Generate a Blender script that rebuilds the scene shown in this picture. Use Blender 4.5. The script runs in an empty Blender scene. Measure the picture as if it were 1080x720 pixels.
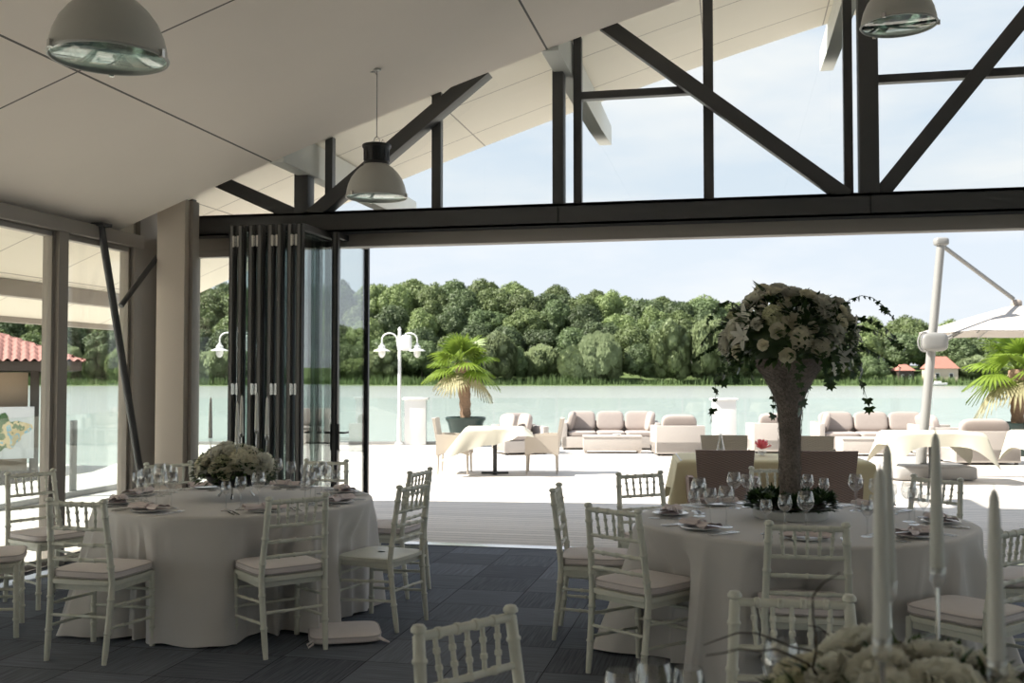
import bpy, bmesh, math, random
from mathutils import Vector, Matrix, noise
R = math.radians; PI = math.pi
sc = bpy.context.scene
col = sc.collection
rnd = random.Random(7)

# ------------------------------------------------------------------ materials
def new_mat(name):
    m = bpy.data.materials.new(name); m.use_nodes = True
    nt = m.node_tree; b = nt.nodes.get('Principled BSDF')
    return m, nt, b
def pbr(name, c, rough=.6, metal=0, var=0, scale=8, bump=0, bscale=60, spec=.5, sheen=0, trans=0, stretch=None):
    m, nt, b = new_mat(name); N = nt.nodes; L = nt.links
    b.inputs['Base Color'].default_value = (*c, 1); b.inputs['Roughness'].default_value = rough
    b.inputs['Metallic'].default_value = metal; b.inputs['Specular IOR Level'].default_value = spec
    if sheen: b.inputs['Sheen Weight'].default_value = sheen
    if trans: b.inputs['Transmission Weight'].default_value = trans
    tc = N.new('ShaderNodeTexCoord'); co = tc.outputs['Object']
    if stretch:
        mp = N.new('ShaderNodeMapping'); mp.inputs['Scale'].default_value = stretch
        L.new(co, mp.inputs['Vector']); co = mp.outputs['Vector']
    if var:
        n = N.new('ShaderNodeTexNoise'); n.inputs['Scale'].default_value = scale; n.inputs['Detail'].default_value = 4
        L.new(co, n.inputs['Vector'])
        mx = N.new('ShaderNodeMix'); mx.data_type = 'RGBA'
        mx.inputs['A'].default_value = (*[max(0, v*(1-var)) for v in c], 1)
        mx.inputs['B'].default_value = (*[min(1, v*(1+var)) for v in c], 1)
        L.new(n.outputs['Fac'], mx.inputs['Factor']); L.new(mx.outputs['Result'], b.inputs['Base Color'])
    if bump:
        n2 = N.new('ShaderNodeTexNoise'); n2.inputs['Scale'].default_value = bscale; n2.inputs['Detail'].default_value = 3
        L.new(co, n2.inputs['Vector'])
        bp = N.new('ShaderNodeBump'); bp.inputs['Strength'].default_value = bump; bp.inputs['Distance'].default_value = .01
        L.new(n2.outputs['Fac'], bp.inputs['Height']); L.new(bp.outputs['Normal'], b.inputs['Normal'])
    return m
def glass_mat(name, tint=(.93, .97, .95), edge=1.5, rough=0.0, boost=0.0):
    m = bpy.data.materials.new(name); m.use_nodes = True; nt = m.node_tree; N = nt.nodes; L = nt.links
    N.clear(); out = N.new('ShaderNodeOutputMaterial')
    t = N.new('ShaderNodeBsdfTransparent'); t.inputs['Color'].default_value = (*tint, 1)
    g = N.new('ShaderNodeBsdfGlossy'); g.inputs['Roughness'].default_value = rough
    f = N.new('ShaderNodeFresnel'); ge = N.new('ShaderNodeNewGeometry'); mr = N.new('ShaderNodeMapRange')
    mr.inputs['To Min'].default_value = edge; mr.inputs['To Max'].default_value = 1/edge
    L.new(ge.outputs['Backfacing'], mr.inputs['Value']); L.new(mr.outputs[0], f.inputs['IOR'])
    mx = N.new('ShaderNodeMixShader')
    if boost:
        a = N.new('ShaderNodeMath'); a.operation = 'ADD'; a.inputs[1].default_value = boost; a.use_clamp = True
        L.new(f.outputs[0], a.inputs[0]); L.new(a.outputs[0], mx.inputs[0])
    else: L.new(f.outputs[0], mx.inputs[0])
    L.new(t.outputs[0], mx.inputs[1]); L.new(g.outputs[0], mx.inputs[2]); L.new(mx.outputs[0], out.inputs[0])
    return m
def math_node(nt, op, a, b=None, clamp=False):
    n = nt.nodes.new('ShaderNodeMath'); n.operation = op; n.use_clamp = clamp
    for i, v in enumerate((a, b)):
        if v is None: continue
        if isinstance(v, (int, float)): n.inputs[i].default_value = v
        else: nt.links.new(v, n.inputs[i])
    return n.outputs[0]
def line_mask(nt, coord, period, offset, width):
    """1 on thin lines every period metres along a coordinate"""
    f = math_node(nt, 'FRACT', math_node(nt, 'DIVIDE', math_node(nt, 'SUBTRACT', coord, offset), period))
    return math_node(nt, 'LESS_THAN', f, width/period)
def lined(name, c, c2, specs, rough=.7, tone=0, plank=None, pvar=.1):
    m, nt, b = new_mat(name); N = nt.nodes; L = nt.links
    tc = N.new('ShaderNodeTexCoord'); sp = N.new('ShaderNodeSeparateXYZ'); L.new(tc.outputs['Object'], sp.inputs[0])
    tot = None
    for ax, period, off, w in specs:
        k = line_mask(nt, sp.outputs[ax], period, off, w)
        tot = k if tot is None else math_node(nt, 'MAXIMUM', tot, k)
    n = N.new('ShaderNodeTexNoise'); n.inputs['Scale'].default_value = 1.3; n.inputs['Detail'].default_value = 6
    L.new(tc.outputs['Object'], n.inputs['Vector'])
    mx0 = N.new('ShaderNodeMix'); mx0.data_type = 'RGBA'
    mx0.inputs['A'].default_value = (*[v*(1-tone) for v in c], 1); mx0.inputs['B'].default_value = (*[min(1, v*(1+tone)) for v in c], 1)
    L.new(n.outputs['Fac'], mx0.inputs['Factor']); base = mx0.outputs['Result']
    if plank:
        fl = math_node(nt, 'FLOOR', math_node(nt, 'DIVIDE', sp.outputs[plank[0]], plank[1]))
        wn = N.new('ShaderNodeTexWhiteNoise'); wn.noise_dimensions = '1D'; L.new(fl, wn.inputs['W'])
        mr = N.new('ShaderNodeMapRange'); mr.inputs['To Min'].default_value = 1-pvar; mr.inputs['To Max'].default_value = 1+pvar
        L.new(wn.outputs['Value'], mr.inputs['Value'])
        vm = N.new('ShaderNodeVectorMath'); vm.operation = 'SCALE'; L.new(base, vm.inputs[0]); L.new(mr.outputs[0], vm.inputs['Scale'])
        base = vm.outputs[0]
    mx = N.new('ShaderNodeMix'); mx.data_type = 'RGBA'; L.new(tot, mx.inputs['Factor'])
    L.new(base, mx.inputs['A']); mx.inputs['B'].default_value = (*c2, 1)
    L.new(mx.outputs['Result'], b.inputs['Base Color']); b.inputs['Roughness'].default_value = rough
    return m
def wicker(name, c, c2, s=1.0):
    m, nt, b = new_mat(name); N = nt.nodes; L = nt.links
    tc = N.new('ShaderNodeTexCoord'); sp = N.new('ShaderNodeSeparateXYZ'); L.new(tc.outputs['Object'], sp.inputs[0])
    h = math_node(nt, 'SINE', math_node(nt, 'MULTIPLY', sp.outputs[2], 2*PI/.022/s))
    hx = math_node(nt, 'SINE', math_node(nt, 'MULTIPLY', math_node(nt, 'ADD', sp.outputs[0], sp.outputs[1]), 2*PI/.06/s))
    k = math_node(nt, 'MULTIPLY_ADD', math_node(nt, 'MULTIPLY', h, hx), .5); nt.nodes[-1].inputs[2].default_value = .5
    mx = N.new('ShaderNodeMix'); mx.data_type = 'RGBA'; mx.inputs['A'].default_value = (*c2, 1); mx.inputs['B'].default_value = (*c, 1)
    L.new(k, mx.inputs['Factor']); L.new(mx.outputs['Result'], b.inputs['Base Color'])
    bp = N.new('ShaderNodeBump'); bp.inputs['Strength'].default_value = .5; bp.inputs['Distance'].default_value = .006
    L.new(k, bp.inputs['Height']); L.new(bp.outputs['Normal'], b.inputs['Normal']); b.inputs['Roughness'].default_value = .65
    return m
def leaf_mat(name, c, c2, transl=.3, rv=.25, rough=.6):
    m, nt, b = new_mat(name); N = nt.nodes; L = nt.links
    tc = N.new('ShaderNodeTexCoord'); n = N.new('ShaderNodeTexNoise'); n.inputs['Scale'].default_value = 3.2 if transl == .31 else 9; n.inputs['Detail'].default_value = 5
    L.new(tc.outputs['Object'], n.inputs['Vector'])
    mx = N.new('ShaderNodeMix'); mx.data_type = 'RGBA'; mx.inputs['A'].default_value = (*c, 1); mx.inputs['B'].default_value = (*c2, 1)
    L.new(n.outputs['Fac'], mx.inputs['Factor'])
    oi = N.new('ShaderNodeObjectInfo'); mr = N.new('ShaderNodeMapRange'); mr.inputs['To Min'].default_value = 1-rv; mr.inputs['To Max'].default_value = 1+rv
    L.new(oi.outputs['Random'], mr.inputs['Value'])
    vm = N.new('ShaderNodeVectorMath'); vm.operation = 'SCALE'; L.new(mx.outputs['Result'], vm.inputs[0]); L.new(mr.outputs[0], vm.inputs['Scale'])
    L.new(vm.outputs[0], b.inputs['Base Color']); b.inputs['Roughness'].default_value = rough
    out = N['Material Output']; tr = N.new('ShaderNodeBsdfTranslucent'); L.new(vm.outputs[0], tr.inputs['Color'])
    ms = N.new('ShaderNodeMixShader'); ms.inputs[0].default_value = transl
    L.new(b.outputs[0], ms.inputs[1]); L.new(tr.outputs[0], ms.inputs[2]); L.new(ms.outputs[0], out.inputs[0])
    return m

MT = {}
MT['chair'] = pbr('limewashed_wood', (.74, .745, .65), .42, var=.07, scale=30)
MT['cushion'] = pbr('cushion_fabric', (.84, .775, .755), .9, var=.05, scale=20, bump=.15, bscale=400, sheen=.2)
MT['piping'] = pbr('cushion_piping', (.60, .55, .54), .9)
MT['cloth'] = pbr('tablecloth_fabric', (0.690, 0.666, 0.641), .75, var=.03, scale=3, bump=.08, bscale=500, sheen=.25)
MT['napkin'] = pbr('napkin_fabric', (.76, .67, .66), .8, var=.06, scale=30, bump=.1, bscale=300)
MT['plate'] = pbr('plate_porcelain', (.75, .75, .73), .15)
MT['steel'] = pbr('cutlery_steel', (.6, .6, .6), .18, metal=1)
MT['silver'] = pbr('silver_metal', (.62, .62, .60), .25, metal=1)
MT['black'] = pbr('black_metal', (.012, .012, .013), .4)
MT['dark'] = pbr('anthracite_steel', (.07, .07, .072), .45, var=.12, scale=4)
MT['frame'] = pbr('grey_brown_aluminium', (.35, .315, .28), .5, var=.05, scale=3)
MT['leaf_frame'] = pbr('charcoal_door_profile', (.028, .027, .027), .45)
MT['leaf_edge'] = pbr('grey_door_edge', (.13, .125, .12), .4)
MT['column'] = pbr('beige_column_paint', (.72, .635, .555), .7, var=.04, scale=2)
MT['wall'] = pbr('grey_beige_wall_paint', (.52, .48, .45), .8, var=.04, scale=2)
MT['rafter'] = pbr('white_rafter_paint', (.70, .70, .66), .6, var=.03)
MT['fascia'] = pbr('taupe_fascia_paint', (.36, .31, .27), .6)
MT['ceil'] = lined('ceiling_panels', (.93, .84, .755), (.16, .145, .13), [(0, 2.52, -4.05, .016), (1, 2.86, 5.77, .016)], .8, .04)
MT['soffit'] = lined('soffit_panels', (.91, .85, .745), (.42, .38, .33), [(0, 1.26, -4.05, .014), (1, 1.05, 8.9, .014)], .8, .03)
MT['deck'] = lined('deck_boards', (.66, .615, .565), (.30, .275, .25), [(1, .145, 0, .018)], .75, .06, plank=(1, .145), pvar=.10)
MT['quay'] = pbr('pale_concrete', (.6, .57, .53), .85, var=.1, scale=2)
MT['pane'] = glass_mat('clear_window_glass', (.95, .97, .955))
MT['pane2'] = glass_mat('tinted_door_glass', (.90, .94, .93), boost=.08)
MT['railglass'] = glass_mat('railing_glass', (.95, .985, .975))
MT['glass'] = glass_mat('drinking_glass', (.97, .975, .975), 1.5, .04, boost=.11)
MT['rattan'] = wicker('pale_rattan', (0.544, 0.504, 0.468), (0.376, 0.336, 0.304))
MT['rattan_dark'] = wicker('brown_rattan', (.42, .30, .255), (.21, .15, .125))
MT['rattan_cream'] = wicker('cream_rattan', (0.530, 0.476, 0.408), (0.422, 0.367, 0.306))
MT['sofa_cush'] = pbr('taupe_cushion_fabric', (0.376, 0.324, 0.296), .9, var=.06, scale=12, bump=.1, bscale=200)
MT['yellow'] = pbr('cream_yellow_cloth', (0.720, 0.648, 0.423), .8, var=.04, scale=6)
MT['cream'] = pbr('ivory_cloth', (0.509, 0.480, 0.391), .8, var=.04, scale=6)
MT['white'] = pbr('white_paint', (0.738, 0.738, 0.729), .5, var=.02)
MT['white_metal'] = pbr('pale_grey_aluminium', (0.264, 0.260, 0.248), .4)
MT['canopy'] = pbr('ecru_canvas', (0.480, 0.440, 0.400), .85, var=.03, bump=.1, bscale=200)
MT['base'] = pbr('grey_base_slab', (.34, .33, .32), .7)
MT['pot'] = pbr('dark_green_pot', (.012, .03, .026), .35)
MT['trunk'] = pbr('palm_fibre_trunk', (.26, .17, .11), .95, var=.5, scale=25, bump=1, bscale=60)
MT['bark'] = pbr('grey_bark', (.22, .19, .15), .9, var=.3, scale=3)
MT['soil'] = pbr('potting_soil', (.05, .035, .025), .95)
MT['palm'] = leaf_mat('palm_leaf', (0.136, 0.240, 0.024), (0.272, 0.352, 0.056), .45, .3, .4)
MT['palm_dry'] = leaf_mat('dry_palm_leaf', (0.336, 0.320, 0.160), (0.440, 0.384, 0.224), .3, .2)
MT['ivy'] = leaf_mat('ivy_leaf', (.022, .055, .015), (.045, .09, .022), .15, .2, .35)
MT['foliage'] = leaf_mat('bouquet_leaf', (.03, .065, .018), (.075, .125, .035), .2, .2, .4)
MT['rose'] = leaf_mat('cream_petal', (.84, .80, .62), (.90, .87, .74), .3, .12)
MT['bloom_white'] = leaf_mat('white_petal', (.86, .84, .72), (.91, .90, .82), .3, .1)
MT['bloom_green'] = leaf_mat('green_tinged_petal', (.58, .60, .36), (.78, .76, .56), .3, .15)
MT['wicker_vase'] = pbr('twig_wrapped_vase', (.25, .21, .185), .95, var=.75, scale=70, bump=1, bscale=110)
MT['candle'] = pbr('white_wax', (.74, .75, .71), .45)
MT['enamel'] = pbr('grey_enamel_shade', (.47, .46, .42), .35, var=.04, scale=5)
MT['reflector'] = pbr('reflector_metal', (.62, .66, .62), .12, metal=1)
MT['lampglass'] = glass_mat('lamp_cover_glass', (.85, .93, .9), boost=.05)
MT['tree_a'] = leaf_mat('broadleaf_canopy', (0.064, 0.091, 0.030), (0.280, 0.356, 0.139), .31, .35)  # lake haze is put into the lightened leaf colours of the far trees
MT['tree_b'] = leaf_mat('dark_canopy', (0.044, 0.069, 0.028), (0.164, 0.222, 0.094), .31, .35)
MT['tree_c'] = leaf_mat('willow_canopy', (0.101, 0.136, 0.059), (0.293, 0.347, 0.178), .31, .2)
MT['bank'] = pbr('bank_grass', (0.096, 0.141, 0.044), .9, var=.4, scale=.2)
MT['reed'] = leaf_mat('reed_leaf', (0.096, 0.163, 0.052), (0.155, 0.222, 0.081), .3, .1)
MT['tile'] = pbr('clay_roof_tile', (0.400, 0.188, 0.160), .8, var=.25, scale=9)
MT['brown'] = pbr('dark_brown_timber', (.055, .04, .032), .7, var=.2, scale=6)
MT['kiosk_wall'] = pbr('tan_render', (0.368, 0.272, 0.188), .85, var=.08, scale=3)
MT['housewall'] = pbr('cream_render', (0.576, 0.480, 0.376), .85, var=.06, scale=.5)
MT['houseroof'] = pbr('faded_red_roof', (0.360, 0.160, 0.120), .85, var=.15, scale=.8)
MT['twig'] = pbr('dark_twig', (.05, .035, .025), .8)
MT['pink'] = leaf_mat('pink_petal', (.85, .18, .22), (.9, .30, .33), .3, .05)
MT['cord'] = pbr('steel_cord', (.2, .2, .2), .4, metal=.6)
# carpet
def carpet():
    m, nt, b = new_mat('carpet_tiles'); N = nt.nodes; L = nt.links
    tc = N.new('ShaderNodeTexCoord'); sp = N.new('ShaderNodeSeparateXYZ'); L.new(tc.outputs['Object'], sp.inputs[0])
    ck = N.new('ShaderNodeTexChecker'); ck.inputs['Scale'].default_value = 2
    L.new(tc.outputs['Object'], ck.inputs['Vector'])
    mps = []
    for s in ((3, 90, 1), (90, 3, 1)):
        mp = N.new('ShaderNodeMapping'); mp.inputs['Scale'].default_value = s; L.new(tc.outputs['Object'], mp.inputs['Vector'])
        n = N.new('ShaderNodeTexNoise'); n.inputs['Scale'].default_value = 1.0; n.inputs['Detail'].default_value = 3
        L.new(mp.outputs[0], n.inputs['Vector']); mps.append(n.outputs['Fac'])
    mf = N.new('ShaderNodeMix'); L.new(ck.outputs['Fac'], mf.inputs['Factor']); L.new(mps[0], mf.inputs['A']); L.new(mps[1], mf.inputs['B'])
    fx = math_node(nt, 'FLOOR', math_node(nt, 'MULTIPLY', sp.outputs[0], 2)); fy = math_node(nt, 'FLOOR', math_node(nt, 'MULTIPLY', sp.outputs[1], 2))
    wn = N.new('ShaderNodeTexWhiteNoise'); wn.noise_dimensions = '2D'; cb = N.new('ShaderNodeCombineXYZ'); L.new(fx, cb.inputs[0]); L.new(fy, cb.inputs[1]); L.new(cb.outputs[0], wn.inputs['Vector'])
    k = math_node(nt, 'ADD', math_node(nt, 'MULTIPLY', mf.outputs[0], .7), math_node(nt, 'MULTIPLY', wn.outputs['Value'], .26))
    cr = N.new('ShaderNodeValToRGB'); cr.color_ramp.elements[0].color = (.058, .066, .082, 1); cr.color_ramp.elements[1].color = (.26, .285, .335, 1)
    cr.color_ramp.elements[0].position = .2; cr.color_ramp.elements[1].position = .9
    L.new(k, cr.inputs[0])
    lm = math_node(nt, 'MAXIMUM', line_mask(nt, sp.outputs[0], .5, 0, .005), line_mask(nt, sp.outputs[1], .5, 0, .005))
    mx = N.new('ShaderNodeMix'); mx.data_type = 'RGBA'; L.new(lm, mx.inputs['Factor']); L.new(cr.outputs[0], mx.inputs['A']); mx.inputs['B'].default_value = (.008, .008, .01, 1)
    L.new(mx.outputs['Result'], b.inputs['Base Color']); b.inputs['Roughness'].default_value = .95; b.inputs['Specular IOR Level'].default_value = .2
    bp = N.new('ShaderNodeBump'); bp.inputs['Strength'].default_value = .4; bp.inputs['Distance'].default_value = .004
    L.new(mf.outputs[0], bp.inputs['Height']); L.new(bp.outputs['Normal'], b.inputs['Normal'])
    return m
MT['carpet'] = carpet()
def water():
    m, nt, b = new_mat('milky_green_water'); N = nt.nodes; L = nt.links
    b.inputs['Base Color'].default_value = (.315, .345, .315, 1); b.inputs['Roughness'].default_value = .22; b.inputs['IOR'].default_value = 1.33
    tc = N.new('ShaderNodeTexCoord'); mp = N.new('ShaderNodeMapping'); mp.inputs['Scale'].default_value = (.35, 1.2, 1); mp.inputs['Rotation'].default_value = (0, 0, R(-12))
    L.new(tc.outputs['Object'], mp.inputs[0])
    n = N.new('ShaderNodeTexNoise'); n.inputs['Scale'].default_value = 1.5; n.inputs['Detail'].default_value = 6; L.new(mp.outputs[0], n.inputs['Vector'])
    bp = N.new('ShaderNodeBump'); bp.inputs['Strength'].default_value = .6; bp.inputs['Distance'].default_value = .12
    L.new(n.outputs['Fac'], bp.inputs['Height']); L.new(bp.outputs['Normal'], b.inputs['Normal'])
    return m
MT['water'] = water()
def map_mat():
    m, nt, b = new_mat('printed_map'); N = nt.nodes; L = nt.links
    tc = N.new('ShaderNodeTexCoord'); n = N.new('ShaderNodeTexNoise'); n.inputs['Scale'].default_value = 4.5; n.inputs['Detail'].default_value = 5
    L.new(tc.outputs['Object'], n.inputs['Vector'])
    cr = N.new('ShaderNodeValToRGB'); cr.color_ramp.interpolation = 'CONSTANT'; e = cr.color_ramp.elements
    e[0].color = (.06, .13, .04, 1); e[1].position = .47; e[1].color = (.70, .52, .28, 1)
    x = e.new(.56); x.color = (.22, .48, .62, 1); x = e.new(.60); x.color = (.62, .50, .30, 1)
    L.new(n.outputs['Fac'], cr.inputs[0]); L.new(cr.outputs[0], b.inputs['Base Color']); b.inputs['Roughness'].default_value = .5
    return m
MT['map'] = map_mat()

# ------------------------------------------------------------------ mesh helper
class MB:
    def __init__(s): s.v = []; s.f = []
    def add(s, vs, fs):
        o = len(s.v); s.v += [tuple(p) for p in vs]; s.f += [tuple(i+o for i in f) for f in fs]; return s
    def box(s, c, d, rz=0, m=None):
        x, y, z = d[0]/2, d[1]/2, d[2]/2
        vs = [Vector((sx*x, sy*y, sz*z)) for sz in (-1, 1) for sy in (-1, 1) for sx in (-1, 1)]
        rot = m if m is not None else Matrix.Rotation(rz, 3, 'Z')
        vs = [rot @ v + Vector(c) for v in vs]
        return s.add(vs, [(0, 2, 3, 1), (4, 5, 7, 6), (0, 1, 5, 4), (2, 6, 7, 3), (0, 4, 6, 2), (1, 3, 7, 5)])
    def bar(s, p, q, w, h, up=(0, 0, 1)):
        p = Vector(p); q = Vector(q); d = (q-p); L = d.length; d.normalize(); u = Vector(up)
        if abs(d.dot(u)) > .98: u = Vector((0, 1, 0))
        x = d.cross(u).normalized(); z = x.cross(d).normalized()
        return s.box((p+q)/2, (w, L, h), m=Matrix((x, d, z)).transposed())
    def tube(s, pts, rad, n=8, cap=True):
        pts = [Vector(p) for p in pts]; k = len(pts)
        if isinstance(rad, (int, float)): rad = [rad]*k
        vs = []; fs = []; ref = None
        for i, p in enumerate(pts):
            t = (pts[min(i+1, k-1)]-pts[max(i-1, 0)]).normalized()
            if ref is None: ref = t.orthogonal().normalized()
            ref = (ref-t*ref.dot(t)).normalized(); b = t.cross(ref)
            for j in range(n):
                a = 2*PI*j/n; vs.append(p+(ref*math.cos(a)+b*math.sin(a))*rad[i])
        for i in range(k-1):
            for j in range(n):
                a = i*n+j; c = i*n+(j+1) % n; fs.append((a, c, c+n, a+n))
        if cap: fs.append(tuple(range(n-1, -1, -1))); fs.append(tuple((k-1)*n+j for j in range(n)))
        return s.add(vs, fs)
    def lathe(s, prof, n=24, c=(0, 0, 0)):
        vs = []; fs = []; k = len(prof)
        for r, z in prof:
            for j in range(n):
                a = 2*PI*j/n; vs.append((c[0]+r*math.cos(a), c[1]+r*math.sin(a), c[2]+z))
        for i in range(k-1):
            for j in range(n):
                a = i*n+j; b = i*n+(j+1) % n; fs.append((a, b, b+n, a+n))
        if prof[0][0] > 1e-5: pass
        return s.add(vs, fs)
    def grid(s, fn, nu, nv, cu=False, flip=False):
        vs = [fn(i/(nu if cu else nu-1), j/(nv-1)) for j in range(nv) for i in range(nu)]; fs = []
        for j in range(nv-1):
            for i in range(nu if cu else nu-1):
                a = j*nu+i; b = j*nu+(i+1) % nu
                f = (a, b, b+nu, a+nu); fs.append(f[::-1] if flip else f)
        return s.add(vs, fs)
    def slab(s, poly, z0, z1):
        n = len(poly); vs = [(x, y, z0) for x, y in poly]+[(x, y, z1) for x, y in poly]
        fs = [tuple(range(n-1, -1, -1)), tuple(range(n, 2*n))]+[(i, (i+1) % n, (i+1) % n+n, i+n) for i in range(n)]
        return s.add(vs, fs)
    def sq(s, c, d, e=.35, e2=.35, nu=20, nv=12, m=None):
        """superellipsoid (pillow / rounded block)"""
        def pw(v, p): return math.copysign(abs(v)**p, v)
        def fn(u, v):
            a = u*2*PI; b = (v-.5)*PI*.9999
            p = Vector((d[0]/2*pw(math.cos(b), e2)*pw(math.cos(a), e), d[1]/2*pw(math.cos(b), e2)*pw(math.sin(a), e), d[2]/2*pw(math.sin(b), e2)))
            if m is not None: p = m @ p
            return p+Vector(c)
        return s.grid(fn, nu, nv, cu=True)
    def xf(s, M):
        s.v = [tuple(M @ Vector(p)) for p in s.v]; return s
    def mesh(s, name, mat, smooth=True, bevel=0, ang=40):
        me = bpy.data.meshes.new(name); me.from_pydata([tuple(p) for p in s.v], [], s.f); me.update()
        bm = bmesh.new(); bm.from_mesh(me)
        bmesh.ops.remove_doubles(bm, verts=bm.verts, dist=1e-6)
        if bevel: bmesh.ops.bevel(bm, geom=[e for e in bm.edges if len(e.link_faces) == 2 and e.calc_face_angle(0) > .6], offset=bevel, segments=2, affect='EDGES', profile=.6)
        if s.closed: bmesh.ops.recalc_face_normals(bm, faces=bm.faces)
        bm.to_mesh(me); bm.free()
        me.materials.append(MT[mat])
        if smooth:
            me.shade_smooth(); me.set_sharp_from_angle(angle=R(ang))
        return me
    closed = True
    def build(s, name, mat, parent=None, smooth=True, bevel=0, loc=None, rz=0, label=None, ang=40):
        o = bpy.data.objects.new(name, s.mesh(name, mat, smooth, bevel, ang)); col.objects.link(o)
        if parent is not None: o.parent = parent
        if loc is not None: o.location = loc
        o.rotation_euler.z = rz
        if label: o['label'] = label
        return o
def tag(o, label=None, cat=None, group=None, kind=None):
    if label: o['label'] = label
    if cat: o['category'] = cat
    if group: o['group'] = group
    if kind: o['kind'] = kind
    return o
def E(name, loc=(0, 0, 0), rz=0, label=None, cat=None, group=None, kind=None):
    o = bpy.data.objects.new(name, None); o.empty_display_size = .1; col.objects.link(o); o.location = loc; o.rotation_euler.z = rz
    return tag(o, label, cat, group, kind)
KIDS = {}
def kids(o):
    return [c for c in col.objects if c.parent == o]
def copy_tree(o, loc=None, rz=None, label=None, group=None, ks=None):
    c = o.copy(); col.objects.link(c)
    if loc is not None: c.location = loc
    if rz is not None: c.rotation_euler.z = rz
    if label: c['label'] = label
    if group: c['group'] = group
    for k in kids(o):
        d = k.copy(); col.objects.link(d); d.parent = c
        for g in kids(k):
            e = g.copy(); col.objects.link(e); e.parent = d
    return c
def struct(o, label, cat=None):
    return tag(o, label, cat, None, 'structure')
def cf(L, D):
    """a frame turned 12 degrees, parallel to the far shore: L metres along it, D metres out over the lake"""
    c, s = math.cos(R(12)), math.sin(R(12)); return (L*c-D*s, L*s+D*c)

# ------------------------------------------------------------------ setting: roof, floor, walls
def zc(x): return 4.827+.287*x-.00944*x*x
XL, XR, YB, YF = -5.6, 9.0, -7.0, 9.4
def roof(x0, x1, y0, y1, lo, hi, n=48):
    m = MB()
    for t, off, fl in ((0, lo, True), (1, hi, False)):
        m.grid(lambda u, v: (x0+(x1-x0)*u, y0+(y1-y0)*v, zc(x0+(x1-x0)*u)+off), n, 2, flip=fl)
    for yy in (y0, y1): m.grid(lambda u, v: (x0+(x1-x0)*u, yy, zc(x0+(x1-x0)*u)+lo+(hi-lo)*v), n, 2)
    for xx in (x0, x1): m.grid(lambda u, v: (xx, y0+(y1-y0)*u, zc(xx)+lo+(hi-lo)*v), 2, 2)
    return m
struct(roof(XL, XR+.3, YB-.2, 8.6, 0, .42).build('ceiling', 'ceil', smooth=False), 'sloping taupe panelled ceiling with thin dark joints', 'ceiling')
struct(roof(XL, XR+2.2, 8.6, 11.6, .30, .42).build('roof_overhang', 'soffit', smooth=False), 'cream panelled soffit outside above the clerestory glass', 'roof overhang')
struct(roof(-7.35, XL, YB-.2, 11.6, 0, .42).build('roof_overhang', 'soffit', smooth=False), 'cream soffit outside the left window wall', 'roof overhang')
m = MB(); m.box((-7.38, 2.2, zc(-7.38)+.05), (.06, 18.8, .20)); m.box((-6.7, 2.2, zc(-6.7)-.06), (.12, 18.8, .16))
struct(m.build('eaves_beam', 'fascia', bevel=.01), 'brown eaves beams running under the left soffit', 'beam')
struct(MB().slab([(XL, YB), (XR, YB), (XR, YF+.1), (XL, YF+.1)], -.12, 0).build('floor', 'carpet', smooth=False), 'dark blue grey carpet tile floor', 'floor')
struct(MB().slab([(XL-.1, YF+.1), (14, YF+.1), (14, 28.0), (-12.9, 22.2), (-10.4, 15.4), (-10.4, 3), (-10.4, -9), (XL-.1, -9)], -.3, -.004).build('terrace_deck', 'deck', smooth=False), 'pale timber boarded terrace by the lake', 'terrace')
struct(MB().slab([(-10.4, -9), (-10.4, 15.4), (-12.2, 16.6), (-13.2, 21.5), (-30, 24), (-30, -9)], -1.2, -.5).build('quay', 'quay', smooth=False), 'pale lower quay under the kiosk', 'quay')
struct(MB().slab([(-600, -60), (600, -60), (600, 700), (-600, 700)], -1.6, -.9).build('lake', 'water', smooth=False), 'calm milky green lake', 'lake')
struct(MB().box((XR+.1, 1.2, 5.2), (.2, 16.6, 4.0)).build('wall_right', 'wall', smooth=False), 'grey beige side wall above the added right windows', 'wall')
m = MB(); 
def bw(u, v):
    x = XL+(XR-XL)*u; return (x, YB, zc(x)*v)
m.grid(bw, 30, 2); m.grid(lambda u, v: (bw(u, v)[0], YB-.2, bw(u, v)[2]), 30, 2)
struct(m.build('wall_back', 'wall', smooth=False), 'grey beige back wall', 'wall')
struct(MB().box((2.0, YF+.03, .004), (14.0, .16, .012)).build('trim_threshold', 'steel', smooth=False), 'metal door track in the floor between carpet and deck', 'threshold')

def window(name, x0, x1, y0, y1, z0, z1, fw=.06, fd=.08, pane='pane', frame='frame', label='glazed bay'):
    """upright rectangular glazed bay from (x0,y0) to (x1,y1)"""
    dx, dy = x1-x0, y1-y0; L = math.hypot(dx, dy); a = math.atan2(dy, dx)
    e = E(name, (x0, y0, 0), a); struct(e, label, 'window')
    m = MB(); m.box((fw/2, 0, (z0+z1)/2), (fw, fd, z1-z0)); m.box((L-fw/2, 0, (z0+z1)/2), (fw, fd, z1-z0))
    m.box((L/2, 0, z0+fw/2), (L-2*fw, fd, fw)); m.box((L/2, 0, z1-fw/2), (L-2*fw, fd, fw)); m.build('window_frame', frame, e, bevel=.004)
    MB().box((L/2, 0, (z0+z1)/2), (L-2*fw, .012, z1-z0-2*fw)).build('pane', pane, e, smooth=False)
    return e
wn = 0
ys = [8.86, 7.74, 6.57, 5.40, 4.23, 3.06, 1.89, .72, -.45, -1.62, -2.79, -3.96, -5.13, -6.3, -7.0]
for i in range(len(ys)-1):
    wn += 1
    window(f'window_{wn}', XL, XL, ys[i+1]+.06, ys[i]-.06, .02, 2.80, .045, label='tall left window bay nearest the corner column' if i == 0 else 'tall left window bay showing the kiosk and map sign' if i == 1 else 'tall left window bay beyond the left edge of view')
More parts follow.
